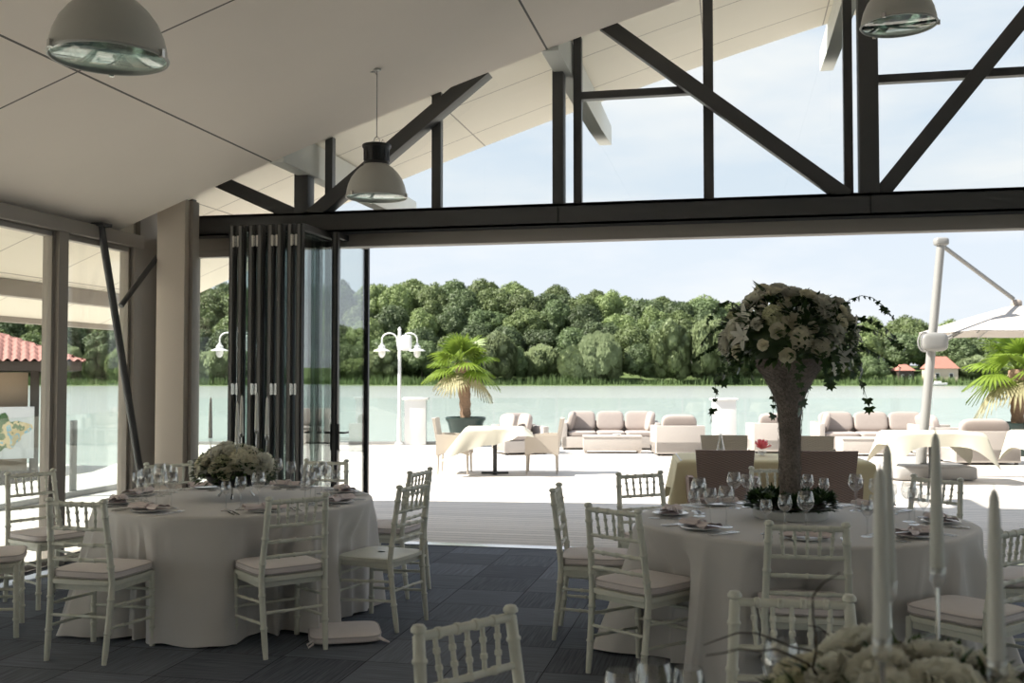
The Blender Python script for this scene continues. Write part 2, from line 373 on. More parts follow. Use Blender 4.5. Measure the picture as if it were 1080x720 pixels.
for i, y in enumerate(ys[:-1]):
    struct(MB().box((XL, y, 1.41), (.16, .13, 2.82)).build('window_post', 'frame', bevel=.008), 'wide grey brown post between the left windows', 'post')
for i in range(11):  # unseen bays added so that side light reaches the room from the right
    wn += 1; window(f'window_{wn}', XR, XR, -7+i*1.49, -5.51+i*1.49, .02, 3.2, .06, label='tall window bay added to the unseen right side wall for side light')
struct(MB().box((XL, .95, 2.865), (.2, 15.95, .12)).build('trim_eaves', 'frame', bevel=.006), 'grey rail along the top of the left windows', 'rail')
struct(MB().box((XL-.02, 9.17, 1.64), (.16, .5, 3.28)).build('wall_left', 'frame'), 'narrow grey panel closing the corner behind the column', 'wall')
# corner column
e = E('corner_column', (-5.15, 8.89, 0)); struct(e, 'square beige column in the corner beside the folded doors', 'column')
m = MB(); m.box((0, 0, 1.62), (.29, .18, 3.24)); m.build('shaft', 'column', e, bevel=.01)
MB().box((.165, .045, 1.62), (.04, .12, 3.24)).build('edge_profile', 'frame', e, bevel=.006)
struct(MB().box((-5.43, 9.36, 1.475), (.26, .12, 2.95)).build('wall_front', 'frame'), 'dark infill behind the corner column', 'wall')
# branching strut
e = E('branching_strut', (0, 0, 0)); struct(e, 'slanting dark steel strut with a short branch in the left corner', 'strut')
m = MB(); m.tube([(-5.50, 8.22, 2.93), (-5.27, 8.74, 0.0)], .034, 12); m.build('main_strut', 'dark', e)
MB().tube([(-5.42, 8.42, 2.22), (-5.30, 8.86, 2.74)], .026, 10).build('branch', 'dark', e)
m = MB(); m.box((-5.50, 8.22, 2.93), (.14, .14, .03)); m.box((-5.27, 8.74, .012), (.16, .16, .024)); m.build('end_plate', 'dark', e, bevel=.003)
# truss
e = E('roof_truss', (0, 9.3, 0)); struct(e, 'black steel truss spanning above the open terrace front', 'truss')
m = MB(); m.box((1.85, 0, 3.13), (14.4, .22, .02)); m.box((1.85, 0, 2.96), (14.4, .22, .02)); m.box((1.85, 0, 3.045), (14.4, .03, .17)); m.box((1.85, -.10, 3.045), (14.4, .02, .19)); m.build('bottom_chord', 'dark', e)
def zs(x): return zc(x)+.30
for x, w, z in ((-4.03, .14, None), (-1.535, .10, 4.40), (1.165, .16, None), (3.75, .16, None), (6.3, .16, None)):
    MB().bar((x, 0, 3.14), (x, 0, z or zs(x)), w, .16).build('post', 'dark', e, bevel=.004)
for p, q, w in (((-3.93, 3.12), (-2.22, 4.44), .17), ((-4.10, 3.13), (-4.99, 3.53), .13), ((-1.12, 4.80), (.98, 3.13), .10), ((1.25, 3.13), (3.28, 5.66), .10), ((3.9, 3.13), (5.9, 6.15), .10)):
    MB().bar((p[0], 0, p[1]), (q[0], 0, q[1]), .13, w, up=(0, 1, 0)).build('diagonal', 'dark', e, bevel=.004)
m = MB()
for x in (-1.53, 1.165): m.box((x, -.115, 3.045), (.012, .012, .17))
m.build('splice_joint', 'black', e)
# door head frame
struct(MB().box((1.85, YF+.02, 2.885), (14.4, .16, .12)).build('trim_door_head', 'frame', bevel=.005), 'grey brown head frame under the steel truss', 'door head')
# clerestory windows: sloped-top bays
cx = [-5.3, -4.03, -3.82, -2.73, -1.53, -1.385, -.19, 1.02, 1.165, 3.75, 6.3, 9.0]
cl = ['clerestory pane at the far left under the ceiling edge', 'narrow clerestory pane beside the first post', 'clerestory pane crossed by the thick steel diagonal', 'clerestory pane between the pendant lamp and the middle post', 'narrow clerestory pane beside the middle post', 'clerestory pane with a transom, left of the middle mullion', 'clerestory pane crossed by the long falling diagonal', 'narrow clerestory pane left of the thick post', 'clerestory pane with a transom at the right edge', 'clerestory pane beyond the right edge', 'last clerestory pane beyond the right edge']
for i in range(len(cx)-1):
    x0, x1 = cx[i], cx[i+1]; wn += 1
    e = E(f'window_{wn}', (x0, YF+.02, 0)); struct(e, cl[i], 'window')
    w = x1-x0; a = zs(x0)-.01; b = zs(x1)-.01; fw = .045 if w > .5 else .03
    def up(x): return zs(x0+x)-.005
    m = MB()
    for xa in (0, w-fw): m.add([(xa, -.04, 3.14), (xa+fw, -.04, 3.14), (xa+fw, .04, 3.14), (xa, .04, 3.14), (xa, -.04, up(xa)), (xa+fw, -.04, up(xa+fw)), (xa+fw, .04, up(xa+fw)), (xa, .04, up(xa))], [(0, 1, 5, 4), (1, 2, 6, 5), (2, 3, 7, 6), (3, 0, 4, 7), (0, 3, 2, 1), (4, 5, 6, 7)])
    m.bar((fw, 0, 3.16), (w-fw, 0, 3.16), .08, .04)
    m.build('window_frame', 'dark', e)
    if i in (5, 8): MB().box((w/2, 0, 4.17), (w-2*fw, .08, .07)).build('transom', 'dark', e)
    n = 8; vs = [(fw+(w-2*fw)*k/n, 0, 3.18) for k in range(n+1)]+[(fw+(w-2*fw)*k/n, 0, up(fw+(w-2*fw)*k/n)+.002) for k in range(n+1)]
    mm = MB().add(vs, [(k, k+1, k+n+2, k+n+1) for k in range(n)]); mm.closed = False; mm.build('pane', 'pane', e, smooth=False)
# rafters
for i, x in enumerate((-4.0, -1.5, 1.12, 3.72, 6.3)):
    m = MB(); z0 = zc(x)-.02; t = zs(x)
    for (yy0, yy1, a0, a1, b0, b1) in ((8.6, 11.6, z0, z0+.02, t, t), (11.6, 12.6, z0+.02, z0+.07, t, t-.02)):
        w = .075; m.add([(x-w, yy0, a0), (x+w, yy0, a0), (x+w, yy1, a1), (x-w, yy1, a1), (x-w, yy0, b0), (x+w, yy0, b0), (x+w, yy1, b1), (x-w, yy1, b1)], [(0, 3, 2, 1), (4, 5, 6, 7), (0, 1, 5, 4), (1, 2, 6, 5), (2, 3, 7, 6), (3, 0, 4, 7)])
    struct(m.build('rafter', 'rafter', bevel=.004), ['white outrigger rafter nearest the corner column', 'white outrigger rafter above the middle post', 'white outrigger rafter beside the thick post', 'white outrigger rafter beyond the right edge', 'last white outrigger rafter beyond the right edge'][i], 'rafter')
# fixed side window left of the folded doors
wn += 1
window(f'window_{wn}', -5.27, -4.36, YF, YF, .03, 2.83, .07, .1, label='narrow fixed window between the column and the folded doors')
# folding door leaves
def door_leaf(name, label, w=.92, h=2.90, pane='pane2', handle=False):
    e = E(name); struct(e, label, 'door')
    fw, ft = .055, .058; m = MB()
    for x in (fw/2, w-fw/2): m.box((x, 0, h/2+.03), (fw, ft, h))
    for z in (.03+fw/2+.02, h+.03-fw/2): m.box((w/2, 0, z), (w-2*fw, ft, fw))
    m.build('door_frame', 'leaf_frame', e, bevel=.004)
    MB().box((w/2, 0, h/2+.03), (w-2*fw, .014, h-2*fw)).build('pane', pane, e, smooth=False)
    MB().box((-.006, 0, h/2+.03), (.012, .024, h-.02)).build('edge_strip', 'leaf_edge', e)
    if handle:
        m = MB(); m.box((.03, .035, 1.02), (.035, .012, .24)); m.tube([(.03, .035, 1.06), (.03, .09, 1.06), (.13, .095, 1.06)], .009, 8)
        m.box((.03, -.035, 1.02), (.035, .012, .24)); m.tube([(.03, -.035, 1.06), (.03, -.09, 1.06), (.13, -.095, 1.06)], .009, 8)
        m.build('door_handle', 'black', e)
    return e
xs = [-4.35, -4.265, -4.165, -4.08, -3.98, -3.895, -3.795, -3.71]
for i, x in enumerate(xs):
    d = door_leaf(f'door_{i+1}', f'folded glass door leaf with dark frame, {["leftmost", "second from the left", "third from the left", "fourth from the left", "fifth from the left", "sixth from the left", "seventh from the left", "rightmost"][i]} in the folded stack', pane='pane2')
    d.location = (x, 8.46, 0); d.rotation_euler.z = R(90)
    if i % 2 == 0:
        for z in (.28, 1.47, 2.78):
            m = MB(); m.box((-.014, -.022, z), (.010, .020, .10)); m.box((-.014, -.064, z), (.010, .020, .10)); m.tube([(-.018, -.043, z-.045), (-.018, -.043, z+.045)], .007, 8); m.build('hinge', 'silver', d, label='bright metal hinge')
d = door_leaf('door_9', 'open glass door leaf swung out beside the folded stack', 1.02, 2.90, 'pane2', True)
d.location = (-3.60, 9.02, 0); d.rotation_euler.z = R(93)

# ------------------------------------------------------------------ chiavari chairs
def bamboo(p, q, r, nodes=4, n=10, ring=1.28):
    """turned rod with raised rings"""
    p = Vector(p); q = Vector(q); L = (q-p).length; pts = []; rr = []
    ts = [(0, 1)]
    for k in range(1, nodes+1):
        t = k/(nodes+1); e = .006/L
        ts += [(t-e*1.6, 1), (t-e, ring), (t+e, ring), (t+e*1.6, 1)]
    ts.append((1, 1))
    for t, s in ts: pts.append(p.lerp(q, max(0, min(1, t)))); rr.append(r*s)
    return MB().tube(pts, rr, n)
def make_chair(cushion=True):
    e = E('chiavari_chair')
    ZT = .895
    # backrest geometry: posts lean back and inward
    def post(s, z):
        t = z/ZT
        x = s*(.195-.022*max(0, (z-.44)/.45)-.012*(1-min(1, z/.44)))
        y = -.19-.055*max(0, (z-.44)/.45)**1.2-.045*max(0, 1-z/.44)**1.3
        return Vector((x, y, z))
    m = MB()
    for s in (-1, 1):
        zs_ = [0, .08, .16, .165, .172, .178, .26, .34, .345, .352, .358, .44, .52, .525, .532, .538, .60, .66, .665, .672, .678, .74, .80, .805, .812, .818, .875]
        rr = []
        for z in zs_:
            ring = any(abs(z-a) < .004 for a in (.168, .172, .348, .352, .528, .532, .668, .672, .808, .812))
            base = .0175 if z > .05 else .014
            rr.append(base*(1.25 if ring else 1))
        (MB().tube([post(s, z) for z in zs_], rr, 12)).build('rear_leg', 'chair', e)
        f = MB(); p = post(s, .875); f.lathe([(0, -.002), (.014, 0), (.013, .006), (.022, .012), (.0225, .02), (.016, .03), (0, .034)], 14, p); f.build('finial', 'chair', e)
        (bamboo((s*.198, .198, 0), (s*.195, .19, .44), .0165, 3, 12)).build('front_leg', 'chair', e)
    # seat
    m = MB(); m.sq((0, 0, .435), (.43, .42, .035), .28, .25, 28, 10); m.build('seat', 'chair', e)
    m = MB(); m.box((0, .17, .405), (.36, .018, .035)); m.box((0, -.17, .405), (.36, .018, .035)); m.box((.185, 0, .405), (.018, .36, .035)); m.box((-.185, 0, .405), (.018, .36, .035)); m.build('seat_rail', 'chair', e)
    # rails of the back
    for z, r, nm in ((.872, .0135, 'top_rail'), (.735, .0105, 'back_rail'), (.645, .0105, 'back_rail'), (.56, .0105, 'back_rail')):
        bamboo(post(-1, z), post(1, z), r, 4 if nm == 'top_rail' else 3).build(nm, 'chair', e)
    for k in range(5):
        u = (k+1)/6; a = post(-1, .735).lerp(post(1, .735), .5+(u-.5)*.90); b = post(-1, .872).lerp(post(1, .872), .5+(u-.5)*1.02)
        bamboo(a, b, .0075, 2, 8, 1.45).build('spindle', 'chair', e)
    for z in (.17, .29):
        for s in (-1, 1): bamboo(post(s, z+.02), (s*.197, .195, z), .009, 2, 8).build('stretcher', 'chair', e)
    for z in (.22, .33): bamboo((-.197, .195, z), (.197, .195, z), .009, 2, 8).build('stretcher', 'chair', e)
    bamboo(post(-1, .25), post(1, .25), .009, 2, 8).build('stretcher', 'chair', e)
    if cushion:
        m = MB(); m.sq((0, .015, .477), (.43, .43, .056), .38, .5, 32, 12); c = m.build('seat_cushion', 'cushion', e, label='pale padded cushion')
        def rim(u, z): 
            a = u*2*PI; pw = lambda v: math.copysign(abs(v)**.38, v)
            return Vector((.213*pw(math.cos(a)), .015+.213*pw(math.sin(a)), z))
        p = MB()
        for z in (.461, .492): p.tube([rim(k/48, z) for k in range(49)], .0035, 6, cap=False)
        p.build('piping', 'piping', c)
    return e
chair = make_chair(True); bare = make_chair(False)
tag(chair, 'x', 'chair'); tag(bare, 'x', 'chair')
GL = 'chiavari chairs around the left round table'; GR = 'chiavari chairs around the right round table'; GF = 'chiavari chairs drawn up to the foreground table'
chairs = [
 (-3.55, 5.37, 88, GL, 'white chiavari chair at the front left of the left table, back to the viewer'),
 (-2.61, 5.71, 138, GL, 'white chiavari chair in front of the left table, beside the cushion lying on the floor'),
 (-2.47, 7.30, 172, GL, 'cushioned white chiavari chair behind the chair with a bare seat, near the doorway'),
 (-3.25, 7.74, 270, GL, 'white chiavari chair behind the left table, in front of the open glass door leaf'),
 (-4.20, 7.33, -42, GL, 'white chiavari chair behind the left table, beside the corner column'),
 (-4.72, 6.50, -22, GL, 'white chiavari chair with its back to the left windows'),
 (-4.53, 5.62, 33, GL, 'white chiavari chair cut by the left edge, only seat and legs seen'),
 (-.475, 5.62, 55, GR, 'white chiavari chair at the front left of the right table, beside the flared cloth corner'),
 (-.83, 6.37, 3, GR, 'white chiavari chair seen almost side on at the left of the right round table'),
 (-.50, 7.22, -53, GR, 'white chiavari chair behind the left side of the right table, facing the viewer'),
 (.36, 7.80, -78, GR, 'white chiavari chair behind the twig wrapped vase'),
 (1.19, 7.31, -133, GR, 'white chiavari chair behind the right table near the middle foreground candle'),
 (1.58, 6.22, 186, GR, 'white chiavari chair at the right edge, mostly out of view beyond its neighbour'),
 (1.09, 5.26, 138, GR, 'white chiavari chair with pale cushion at the right edge behind the right candle'),
 (.335, 5.27, 91, GR, 'white chiavari chair in front of the right table, straight under the ivy wreath'),
 (-.54, 2.73, -34, GF, 'white chiavari chair back standing alone at the bottom middle'),
 (.19, 3.12, -87, GF, 'large white chiavari chair back at the bottom, left of the foreground candles'),
]
for i, (x, y, a, g, lb) in enumerate(chairs):
    if i == 0:
        o = chair; o.location = (x, y, 0); o.rotation_euler.z = R(a-90); o['label'] = lb; o['group'] = g
    else: copy_tree(chair, (x, y, 0), R(a-90), lb, g)
bare.location = (-2.22, 6.38, 0); bare.rotation_euler.z = R(167-90); bare['label'] = 'white chiavari chair with a bare wooden seat at the right of the left table'; bare['group'] = GL
# fallen cushion
e = E('seat_cushion', (-2.31, 5.98, .031), R(24), 'pale seat cushion lying on the carpet beside the left table', 'cushion')
MB().sq((0, 0, 0), (.43, .41, .056), .38, .5, 32, 12).build('cushion_pad', 'cushion', e)
p = MB()
for z in (-.014, .014):
    p.tube([Vector((.213*math.copysign(abs(math.cos(a))**.38, math.cos(a)), .203*math.copysign(abs(math.sin(a))**.38, math.sin(a)), z)) for a in [k/48*2*PI for k in range(49)]], .0035, 6, cap=False)
p.build('piping', 'piping', e)
m = MB(); m.tube([(.19, -.18, 0), (.225, -.22, -.01), (.25, -.20, -.024), (.235, -.175, -.02), (.205, -.175, 0)], .006, 6); m.tube([(-.19, -.18, 0), (-.225, -.21, -.01), (-.22, -.235, -.024), (-.19, -.21, -.01)], .006, 6); m.build('tie', 'cushion', e)

# ------------------------------------------------------------------ round tables and cloths
def round_cloth(R0, zt, flare, seed, nf=18, dents=()):
    rr = random.Random(seed); ph = [rr.uniform(0, 6.28) for _ in range(8)]
    NT, NV = 300, 34
    def fold(a):
        w = a+.10*math.sin(3*a+ph[0])+.06*math.sin(5*a+ph[1])
        f = 1-2*abs(math.sin(nf*w/2+ph[2]))**.75
        return f*(.72+.28*math.sin(4*a+ph[3]))+.35*math.sin((nf+6)*w+ph[4])
    m = MB()
    def fn(u, v):
        a = u*2*PI
        if v < .22:
            q = v/.22; r = R0*q; return (r*math.cos(a), r*math.sin(a), zt+.006+.0012*math.sin(5*a+ph[5])*q)
        if v < .30:
            q = (v-.22)/.08*PI/2; return ((R0+.014*math.sin(q))*math.cos(a), (R0+.014*math.sin(q))*math.sin(a), zt+.006-.014*(1-math.cos(q)))
        t = (v-.30)/.70
        amp = (.022+.060*t)*min(1, t*6)
        r = R0+.014+flare(a)*t**1.2+amp*fold(a)
        z = (zt-.008)*(1-t)+.012*t+ .006*math.sin(nf*a)*t
        for (da, dr) in dents:
            q = abs((a-da+PI) % (2*PI)-PI); k = max(0, min(1, (.33-q)/.20)); k = k*k*(3-2*k); k *= max(0, min(1, (.74-z)/.22))
            if r > dr: r = r+(dr+(.85*amp*fold(a)-.025)-r)*k
        return (r*math.cos(a), r*math.sin(a), z)
    m.grid(fn, NT, NV, cu=True); m.closed = False
    return m
def bump(a, c, w): 
    d = (a-c+PI) % (2*PI)-PI; return math.exp(-(d/w)**2)
def table(cx_, cy_, label, clabel, flare, seed, R0=.915, nf=18, dents=()):
    e = E('round_table', (cx_, cy_, 0), 0, label, 'table', 'round banquet tables')
    MB().lathe([(0, .715), (R0-.03, .715), (R0-.01, .73), (R0-.012, .745), (0, .745)], 64).build('tabletop', 'brown', e)
    for k in range(4):
        a = PI/4+k*PI/2; MB().tube([(.62*math.cos(a), .62*math.sin(a), 0), (.55*math.cos(a), .55*math.sin(a), .715)], .018, 8).build('leg', 'black', e)
    c = round_cloth(R0, .75, flare, seed, nf, dents).build('tablecloth', 'cloth', loc=(cx_, cy_, 0), ang=180)
    tag(c, clabel, 'tablecloth', 'floor length cloths on the round tables')
T1 = (-3.27, 6.47); T2 = (.39, 6.20); T3 = (.34, 1.80)
def dents_for(T):
    out = []
    for (x, y, a, g, lb) in chairs+[(-2.22, 6.38, 163, '', '')]:
        d = math.hypot(x-T[0], y-T[1])
        if d < 1.6: out.append((math.atan2(y-T[1], x-T[0]), max(.70, d-.235)))
    return out
table(*T1, 'round banquet table at the left, hidden under its floor length cloth', 'floor length grey white cloth on the left round table', lambda a: .035+.19*bump(a, R(226), .30)+.05*bump(a, R(270), .5), 3, .89, 19, dents_for(T1))
table(*T2, 'round banquet table at the right, hidden under its floor length cloth', 'floor length grey white cloth with a flared corner on the right round table', lambda a: .10+.27*bump(a, R(178), .26)+.08*bump(a, R(330), .5), 11, .935, 17, dents_for(T2))
table(*T3, 'foreground round table below the candles, mostly out of view', 'white cloth on the foreground table below the candles', lambda a: .14, 5, .915)

# ------------------------------------------------------------------ tableware
def glass_mesh(name, h, rb, rt, hb, rf):
    """stemware: foot radius rf, bowl height hb, widest rb, mouth rt"""
    st = h-hb; m = MB(); t = .0012
    prof = [(0, 0), (rf, 0), (rf, .002), (rf*.5, .006), (.005, .016), (.0045, .03), (.0045, st-.012), (.007, st-.002)]
    n = 9
    def bowl(q): 
        if q < .45: s = math.sin(q/.45*PI/2); return .006+(rb-.006)*s**.8
        return rb+(rt-rb)*((q-.45)/.55)**1.7
    prof += [(bowl(k/n), st+hb*k/n) for k in range(1, n+1)]
    prof += [(bowl(k/n)-t, st+hb*k/n) for k in range(n, 0, -1)]+[(0, st+.006)]
    m.lathe(prof, 24); m.closed = True
    return m
gm = [glass_mesh('g', .225, .044, .034, .105, .037), glass_mesh('g', .205, .037, .029, .09, .034), glass_mesh('g', .18, .032, .026, .078, .032)]
gobj = []
for i, (nm, g) in enumerate(zip(('large', 'medium', 'small'), gm)):
    gobj.append(g.mesh('wine_glass', 'glass'))
gname = ['large wine glass', 'medium wine glass', 'small wine glass']
plate_me = MB().lathe([(0, 0), (.06, 0), (.065, .004), (.104, .012), (.106, .015), (.101, .016), (.065, .008), (0, .007)], 48).mesh('plate', 'plate')
def napkin_bm():
    m = MB()
    def prof(u): return .026+.034*min(1, abs(2*u-1)*1.6)**.9
    def fn(s):
        def f(u, v):
            x = (u-.5)*.25; w = prof(u); y = (v-.5)*2*w
            wr = .006*math.sin(v*19)*(1-abs(2*u-1)**1.2)+.005*math.sin(v*11+u*4)
            return (x, y, .004+s*(.017+.010*abs(2*u-1)+wr*.8)*(1-abs(2*v-1)**5*.8))
        return f
    m.grid(fn(1), 22, 18); m.grid(fn(0), 22, 18, flip=True)
    return m
nap_me = napkin_bm().mesh('folded_cloth', 'napkin', ang=70)
knot = MB().lathe([(.028, -.012), (.036, -.010), (.038, 0), (.036, .010), (.028, .012), (.030, 0), (.028, -.012)], 20).xf(Matrix.Translation((0, 0, .020)) @ Matrix.Rotation(PI/2, 4, 'Y') @ Matrix.Diagonal((.55, 1, 1, 1)))
knot_me = knot.mesh('napkin_ring', 'napkin')
fork = MB(); fork.box((0, -.05, .003), (.008, .10, .003)); fork.box((0, .01, .004), (.006, .04, .003)); fork.box((0, .035, .005), (.02, .02, .002))
for k in range(4): fork.box((-.0085+k*.0057, .065, .006), (.003, .045, .002))
fork_me = fork.mesh('fork', 'steel', bevel=.0006)
knife = MB(); knife.sq((0, -.06, .004), (.014, .10, .007), .6, .7, 12, 6); knife.add([(-.008, -.01, .003), (.008, -.01, .003), (.009, .08, .003), (-.002, .105, .003), (-.008, -.01, .005), (.004, -.01, .005), (.004, .08, .005), (-.002, .105, .0045)], [(0, 1, 2, 3), (4, 5, 6, 7), (0, 1, 5, 4), (1, 2, 6, 5), (2, 3, 7, 6), (3, 0, 4, 7)])
knife_me = knife.mesh('knife', 'steel')
def inst(name, me, loc, rz, label, cat, group=None):
    o = bpy.data.objects.new(name, me); col.objects.link(o); o.location = loc; o.rotation_euler.z = rz
    return tag(o, label, cat, group)
nap_proto = None
def setting(T, ang, where, tname, rs=.755, swap=1):
    global nap_proto
    a = R(ang); u = Vector((math.cos(a), math.sin(a), 0)); s = Vector((math.sin(a), -math.cos(a), 0))*-1   # s: to the sitter's right when facing inwards
    c = Vector((T[0], T[1], .757))
    g = f'place settings on the {tname} table'
    rz = a+PI/2
    p = c+u*rs
    inst('plate', plate_me, p, rz, f'white plate {where}', 'plate', g+', plates')
    n = E('napkin', p+Vector((0, 0, .017)), rz+R(rnd.uniform(-8, 8)), f'pinkish grey folded napkin on its plate {where}', 'napkin', g+', napkins')
    for nm, me in (('folded_cloth', nap_me), ('napkin_ring', knot_me)):
        o = bpy.data.objects.new(nm, me); col.objects.link(o); o.parent = n
    for k, (dx, me, nm) in enumerate(((-.175, fork_me, 'fork'), (-.205, fork_me, 'fork'), (.175, knife_me, 'knife'), (.205, knife_me, 'knife'))):
        q = p-s*dx
        inst(nm, me, q, rz, f'steel {nm} {"next to" if k % 2 == 0 else "one away from"} the plate {where}', nm, g+', cutlery')
    for k, (ds, dr) in enumerate(((-.01, -.17), (.10, -.155), (.205, -.13))):
        q = p-s*ds*swap+u*dr
        q = q+Vector((rnd.uniform(-.008, .008), rnd.uniform(-.008, .008), 0))
        inst('wine_glass', gobj[k], q, 0, f'clear {gname[k]} {where}', 'wine glass', g+', glasses')
S1 = [(253, 'before the front left chair of the left table'), (309, 'before the chair beside the fallen cushion'), (354, 'before the bare seated chair'), (40, 'before the cushioned chair near the doorway'),
      (88, 'before the chair by the open door leaf'), (134, 'before the chair by the corner column'), (178, 'before the chair backing on the left windows'), (214, 'before the chair cut by the left edge')]
for a, w in S1: setting(T1, a, w, 'left round')
S2 = [(222, 'before the front left chair of the right table'), (176, 'before the side on chair of the right table'), (130, 'at the back left of the right table'), (92, 'behind the twig wrapped vase'), (52, 'at the back right of the right table'),
      (2, 'at the right rim of the right table'), (314, 'before the chair at the right edge'), (268, 'before the chair under the ivy wreath')]
for a, w in S2: setting(T2, a, w, 'right round')
for i, (x, y, k, w) in enumerate(((-.235, 2.20, 1, 'leftmost of the glasses along the bottom edge'), (-.165, 2.21, 0, 'second of the glasses along the bottom edge'), (-.095, 2.25, 1, 'third of the glasses along the bottom edge'), (.105, 2.44, 0, 'in front of the large chair back, left of the foreground flowers'), (.175, 2.47, 1, 'touching the left side of the foreground flowers'))):
    inst('wine_glass', gobj[k], (x, y, .757), 0, f'clear wine glass {w}', 'wine glass', 'glasses on the foreground table')

# ------------------------------------------------------------------ flowers
def petal(m, base, d, up, L, w, curl, n=4):
    d = d.normalized(); s = d.cross(up).normalized(); vs = []; fs = []
    for j in range(n+1):
        t = j/n; ww = w*math.sin(PI*(.12+.80*t))**.7
        for i in range(3):
            x = (i-1)
            p = base+d*L*t*(1-.15*curl*t)+up*(L*curl*t*t*.5-.18*w*abs(x)*-1)+s*ww*x*.5
            vs.append(p)
    for j in range(n):
        for i in range(2):
            a = j*3+i; fs.append((a, a+1, a+4, a+3))
    m.add(vs, fs)
def rose_mesh(name, mat, r, layers=5, seed=1, openness=1):
    rr = random.Random(seed); m = MB(); m.closed = False
    for k in range(layers):
        q = k/(layers-1); n = 3+k; el = R(86-72*q*openness)
        for j in range(n):
            a = 2*PI*(j+.5*(k % 2))/n+rr.uniform(-.2, .2)
            out = Vector((math.cos(a), math.sin(a), 0)); d = out*math.cos(el)+Vector((0, 0, 1))*math.sin(el); up = Vector((0, 0, 1))*math.cos(el)-out*math.sin(el)
            petal(m, out*r*.10*k/layers, d, up, r*(.72+.32*q), r*(.7+.45*q), -.35+rr.uniform(0, .7), 4)
    return m.mesh(name, mat, ang=180)
def cluster_mesh(name, mat, r, n=46, seed=2):
    rr = random.Random(seed); m = MB(); m.closed = False
    m.sq((0, 0, 0), (r*1.45, r*1.45, r*1.45), 1, 1, 16, 10)
    for k in range(n):
        z = 1-1.3*(k+.5)/n; a = k*2.39996; q = math.sqrt(max(0, 1-z*z)); c = Vector((q*math.cos(a), q*math.sin(a), z))
        o = c.orthogonal().normalized(); b = c.cross(o)
        ph = rr.uniform(0, 1.5)
        for j in range(4):
            t = ph+j*PI/2; dd = (o*math.cos(t)+b*math.sin(t)); petal(m, c*r*.86, (dd+c*.6), c, r*.38, r*.36, .2, 2)
    return m.mesh(name, mat, ang=180)
def lily_mesh(name, mat, r, seed=3):
    m = MB(); m.closed = False
    for k in range(6):
        a = k*PI/3; out = Vector((math.cos(a), math.sin(a), 0)); el = R(38 if k % 2 else 50)
        d = out*math.cos(el)+Vector((0, 0, 1))*math.sin(el); up = Vector((0, 0, 1))*math.cos(el)-out*math.sin(el)
        petal(m, out*.004, d, up, r*1.25, r*.62, -.9, 6)
    return m.mesh(name, mat, ang=180)
BL = [('rose', rose_mesh('rose', 'rose', .042, 6, 1)), ('rose', rose_mesh('rose', 'bloom_white', .036, 5, 5, .85)), ('peony', rose_mesh('peony', 'bloom_white', .062, 8, 9, 1.05)), ('hydrangea', cluster_mesh('hydrangea', 'bloom_green', .048)), ('lily', lily_mesh('lily', 'bloom_white', .06)), ('hydrangea', cluster_mesh('hydrangea', 'rose', .055, 54, 8))]
def leaf(m, p, d, up, L, w, lobed=False):
    d = d.normalized(); s = d.cross(up); s = s.normalized() if s.length > 1e-4 else d.orthogonal().normalized(); up = s.cross(d)
    if lobed:
        pts = [(0, 0), (.30, -.12), (.52, .12), (.26, .36), (.40, .72), (.13, .62), (0, 1), (-.13, .62), (-.40, .72), (-.26, .36), (-.52, .12), (-.30, -.12)]
        vs = [p+s*x*w*1.5+d*y*L+up*(-.18*abs(x)*L) for x, y in pts]+[p+d*L*.35]
        m.add(vs, [(12, i, (i+1) % 12) for i in range(12)])
    else:
        vs = [p, p+d*L*.3+s*w*.42-up*L*.02, p+d*L*.65+s*w*.36-up*L*.08, p+d*L-up*L*.2, p+d*L*.65-s*w*.36-up*L*.08, p+d*L*.3-s*w*.42-up*L*.02, p+d*L*.33+up*L*.05, p+d*L*.66]
        m.add(vs, [(0, 1, 6), (1, 2, 7, 6), (2, 3, 7), (3, 4, 7), (4, 5, 6, 7), (5, 0, 6)])
def put_blooms(parent, spots, seed, group_label=None):
    rr = random.Random(seed)
    for (p, nrm, k, s) in spots:
        nm, me = BL[k]; o = bpy.data.objects.new(nm, me); col.objects.link(o); o.parent = parent; o.location = p
        q = Vector((0, 0, 1)).rotation_difference(nrm.normalized()); o.rotation_mode = 'QUATERNION'; o.rotation_quaternion = q @ Matrix.Rotation(rr.uniform(0, 6.28), 3, 'Z').to_quaternion(); o.scale = (s, s, s)
def vine(m, lm, pts, rad=.0018, step=.045, L=.045, seed=0):
    rr = random.Random(seed); P = [Vector(p) for p in pts]
    m.tube(P, rad, 5)
    for i in range(len(P)-1):
        n = max(1, int((P[i+1]-P[i]).length/step))
        for k in range(n):
            q = P[i].lerp(P[i+1], (k+.5)/n); a = rr.uniform(0, 6.28)
            s = L*rr.uniform(.6, 1.25); b = rr.uniform(0, 6.28); leaf(lm, q, Vector((math.cos(a)*.5, math.sin(a)*.5, -1)), Vector((math.cos(b), math.sin(b), .2)), s, s*.95, True)

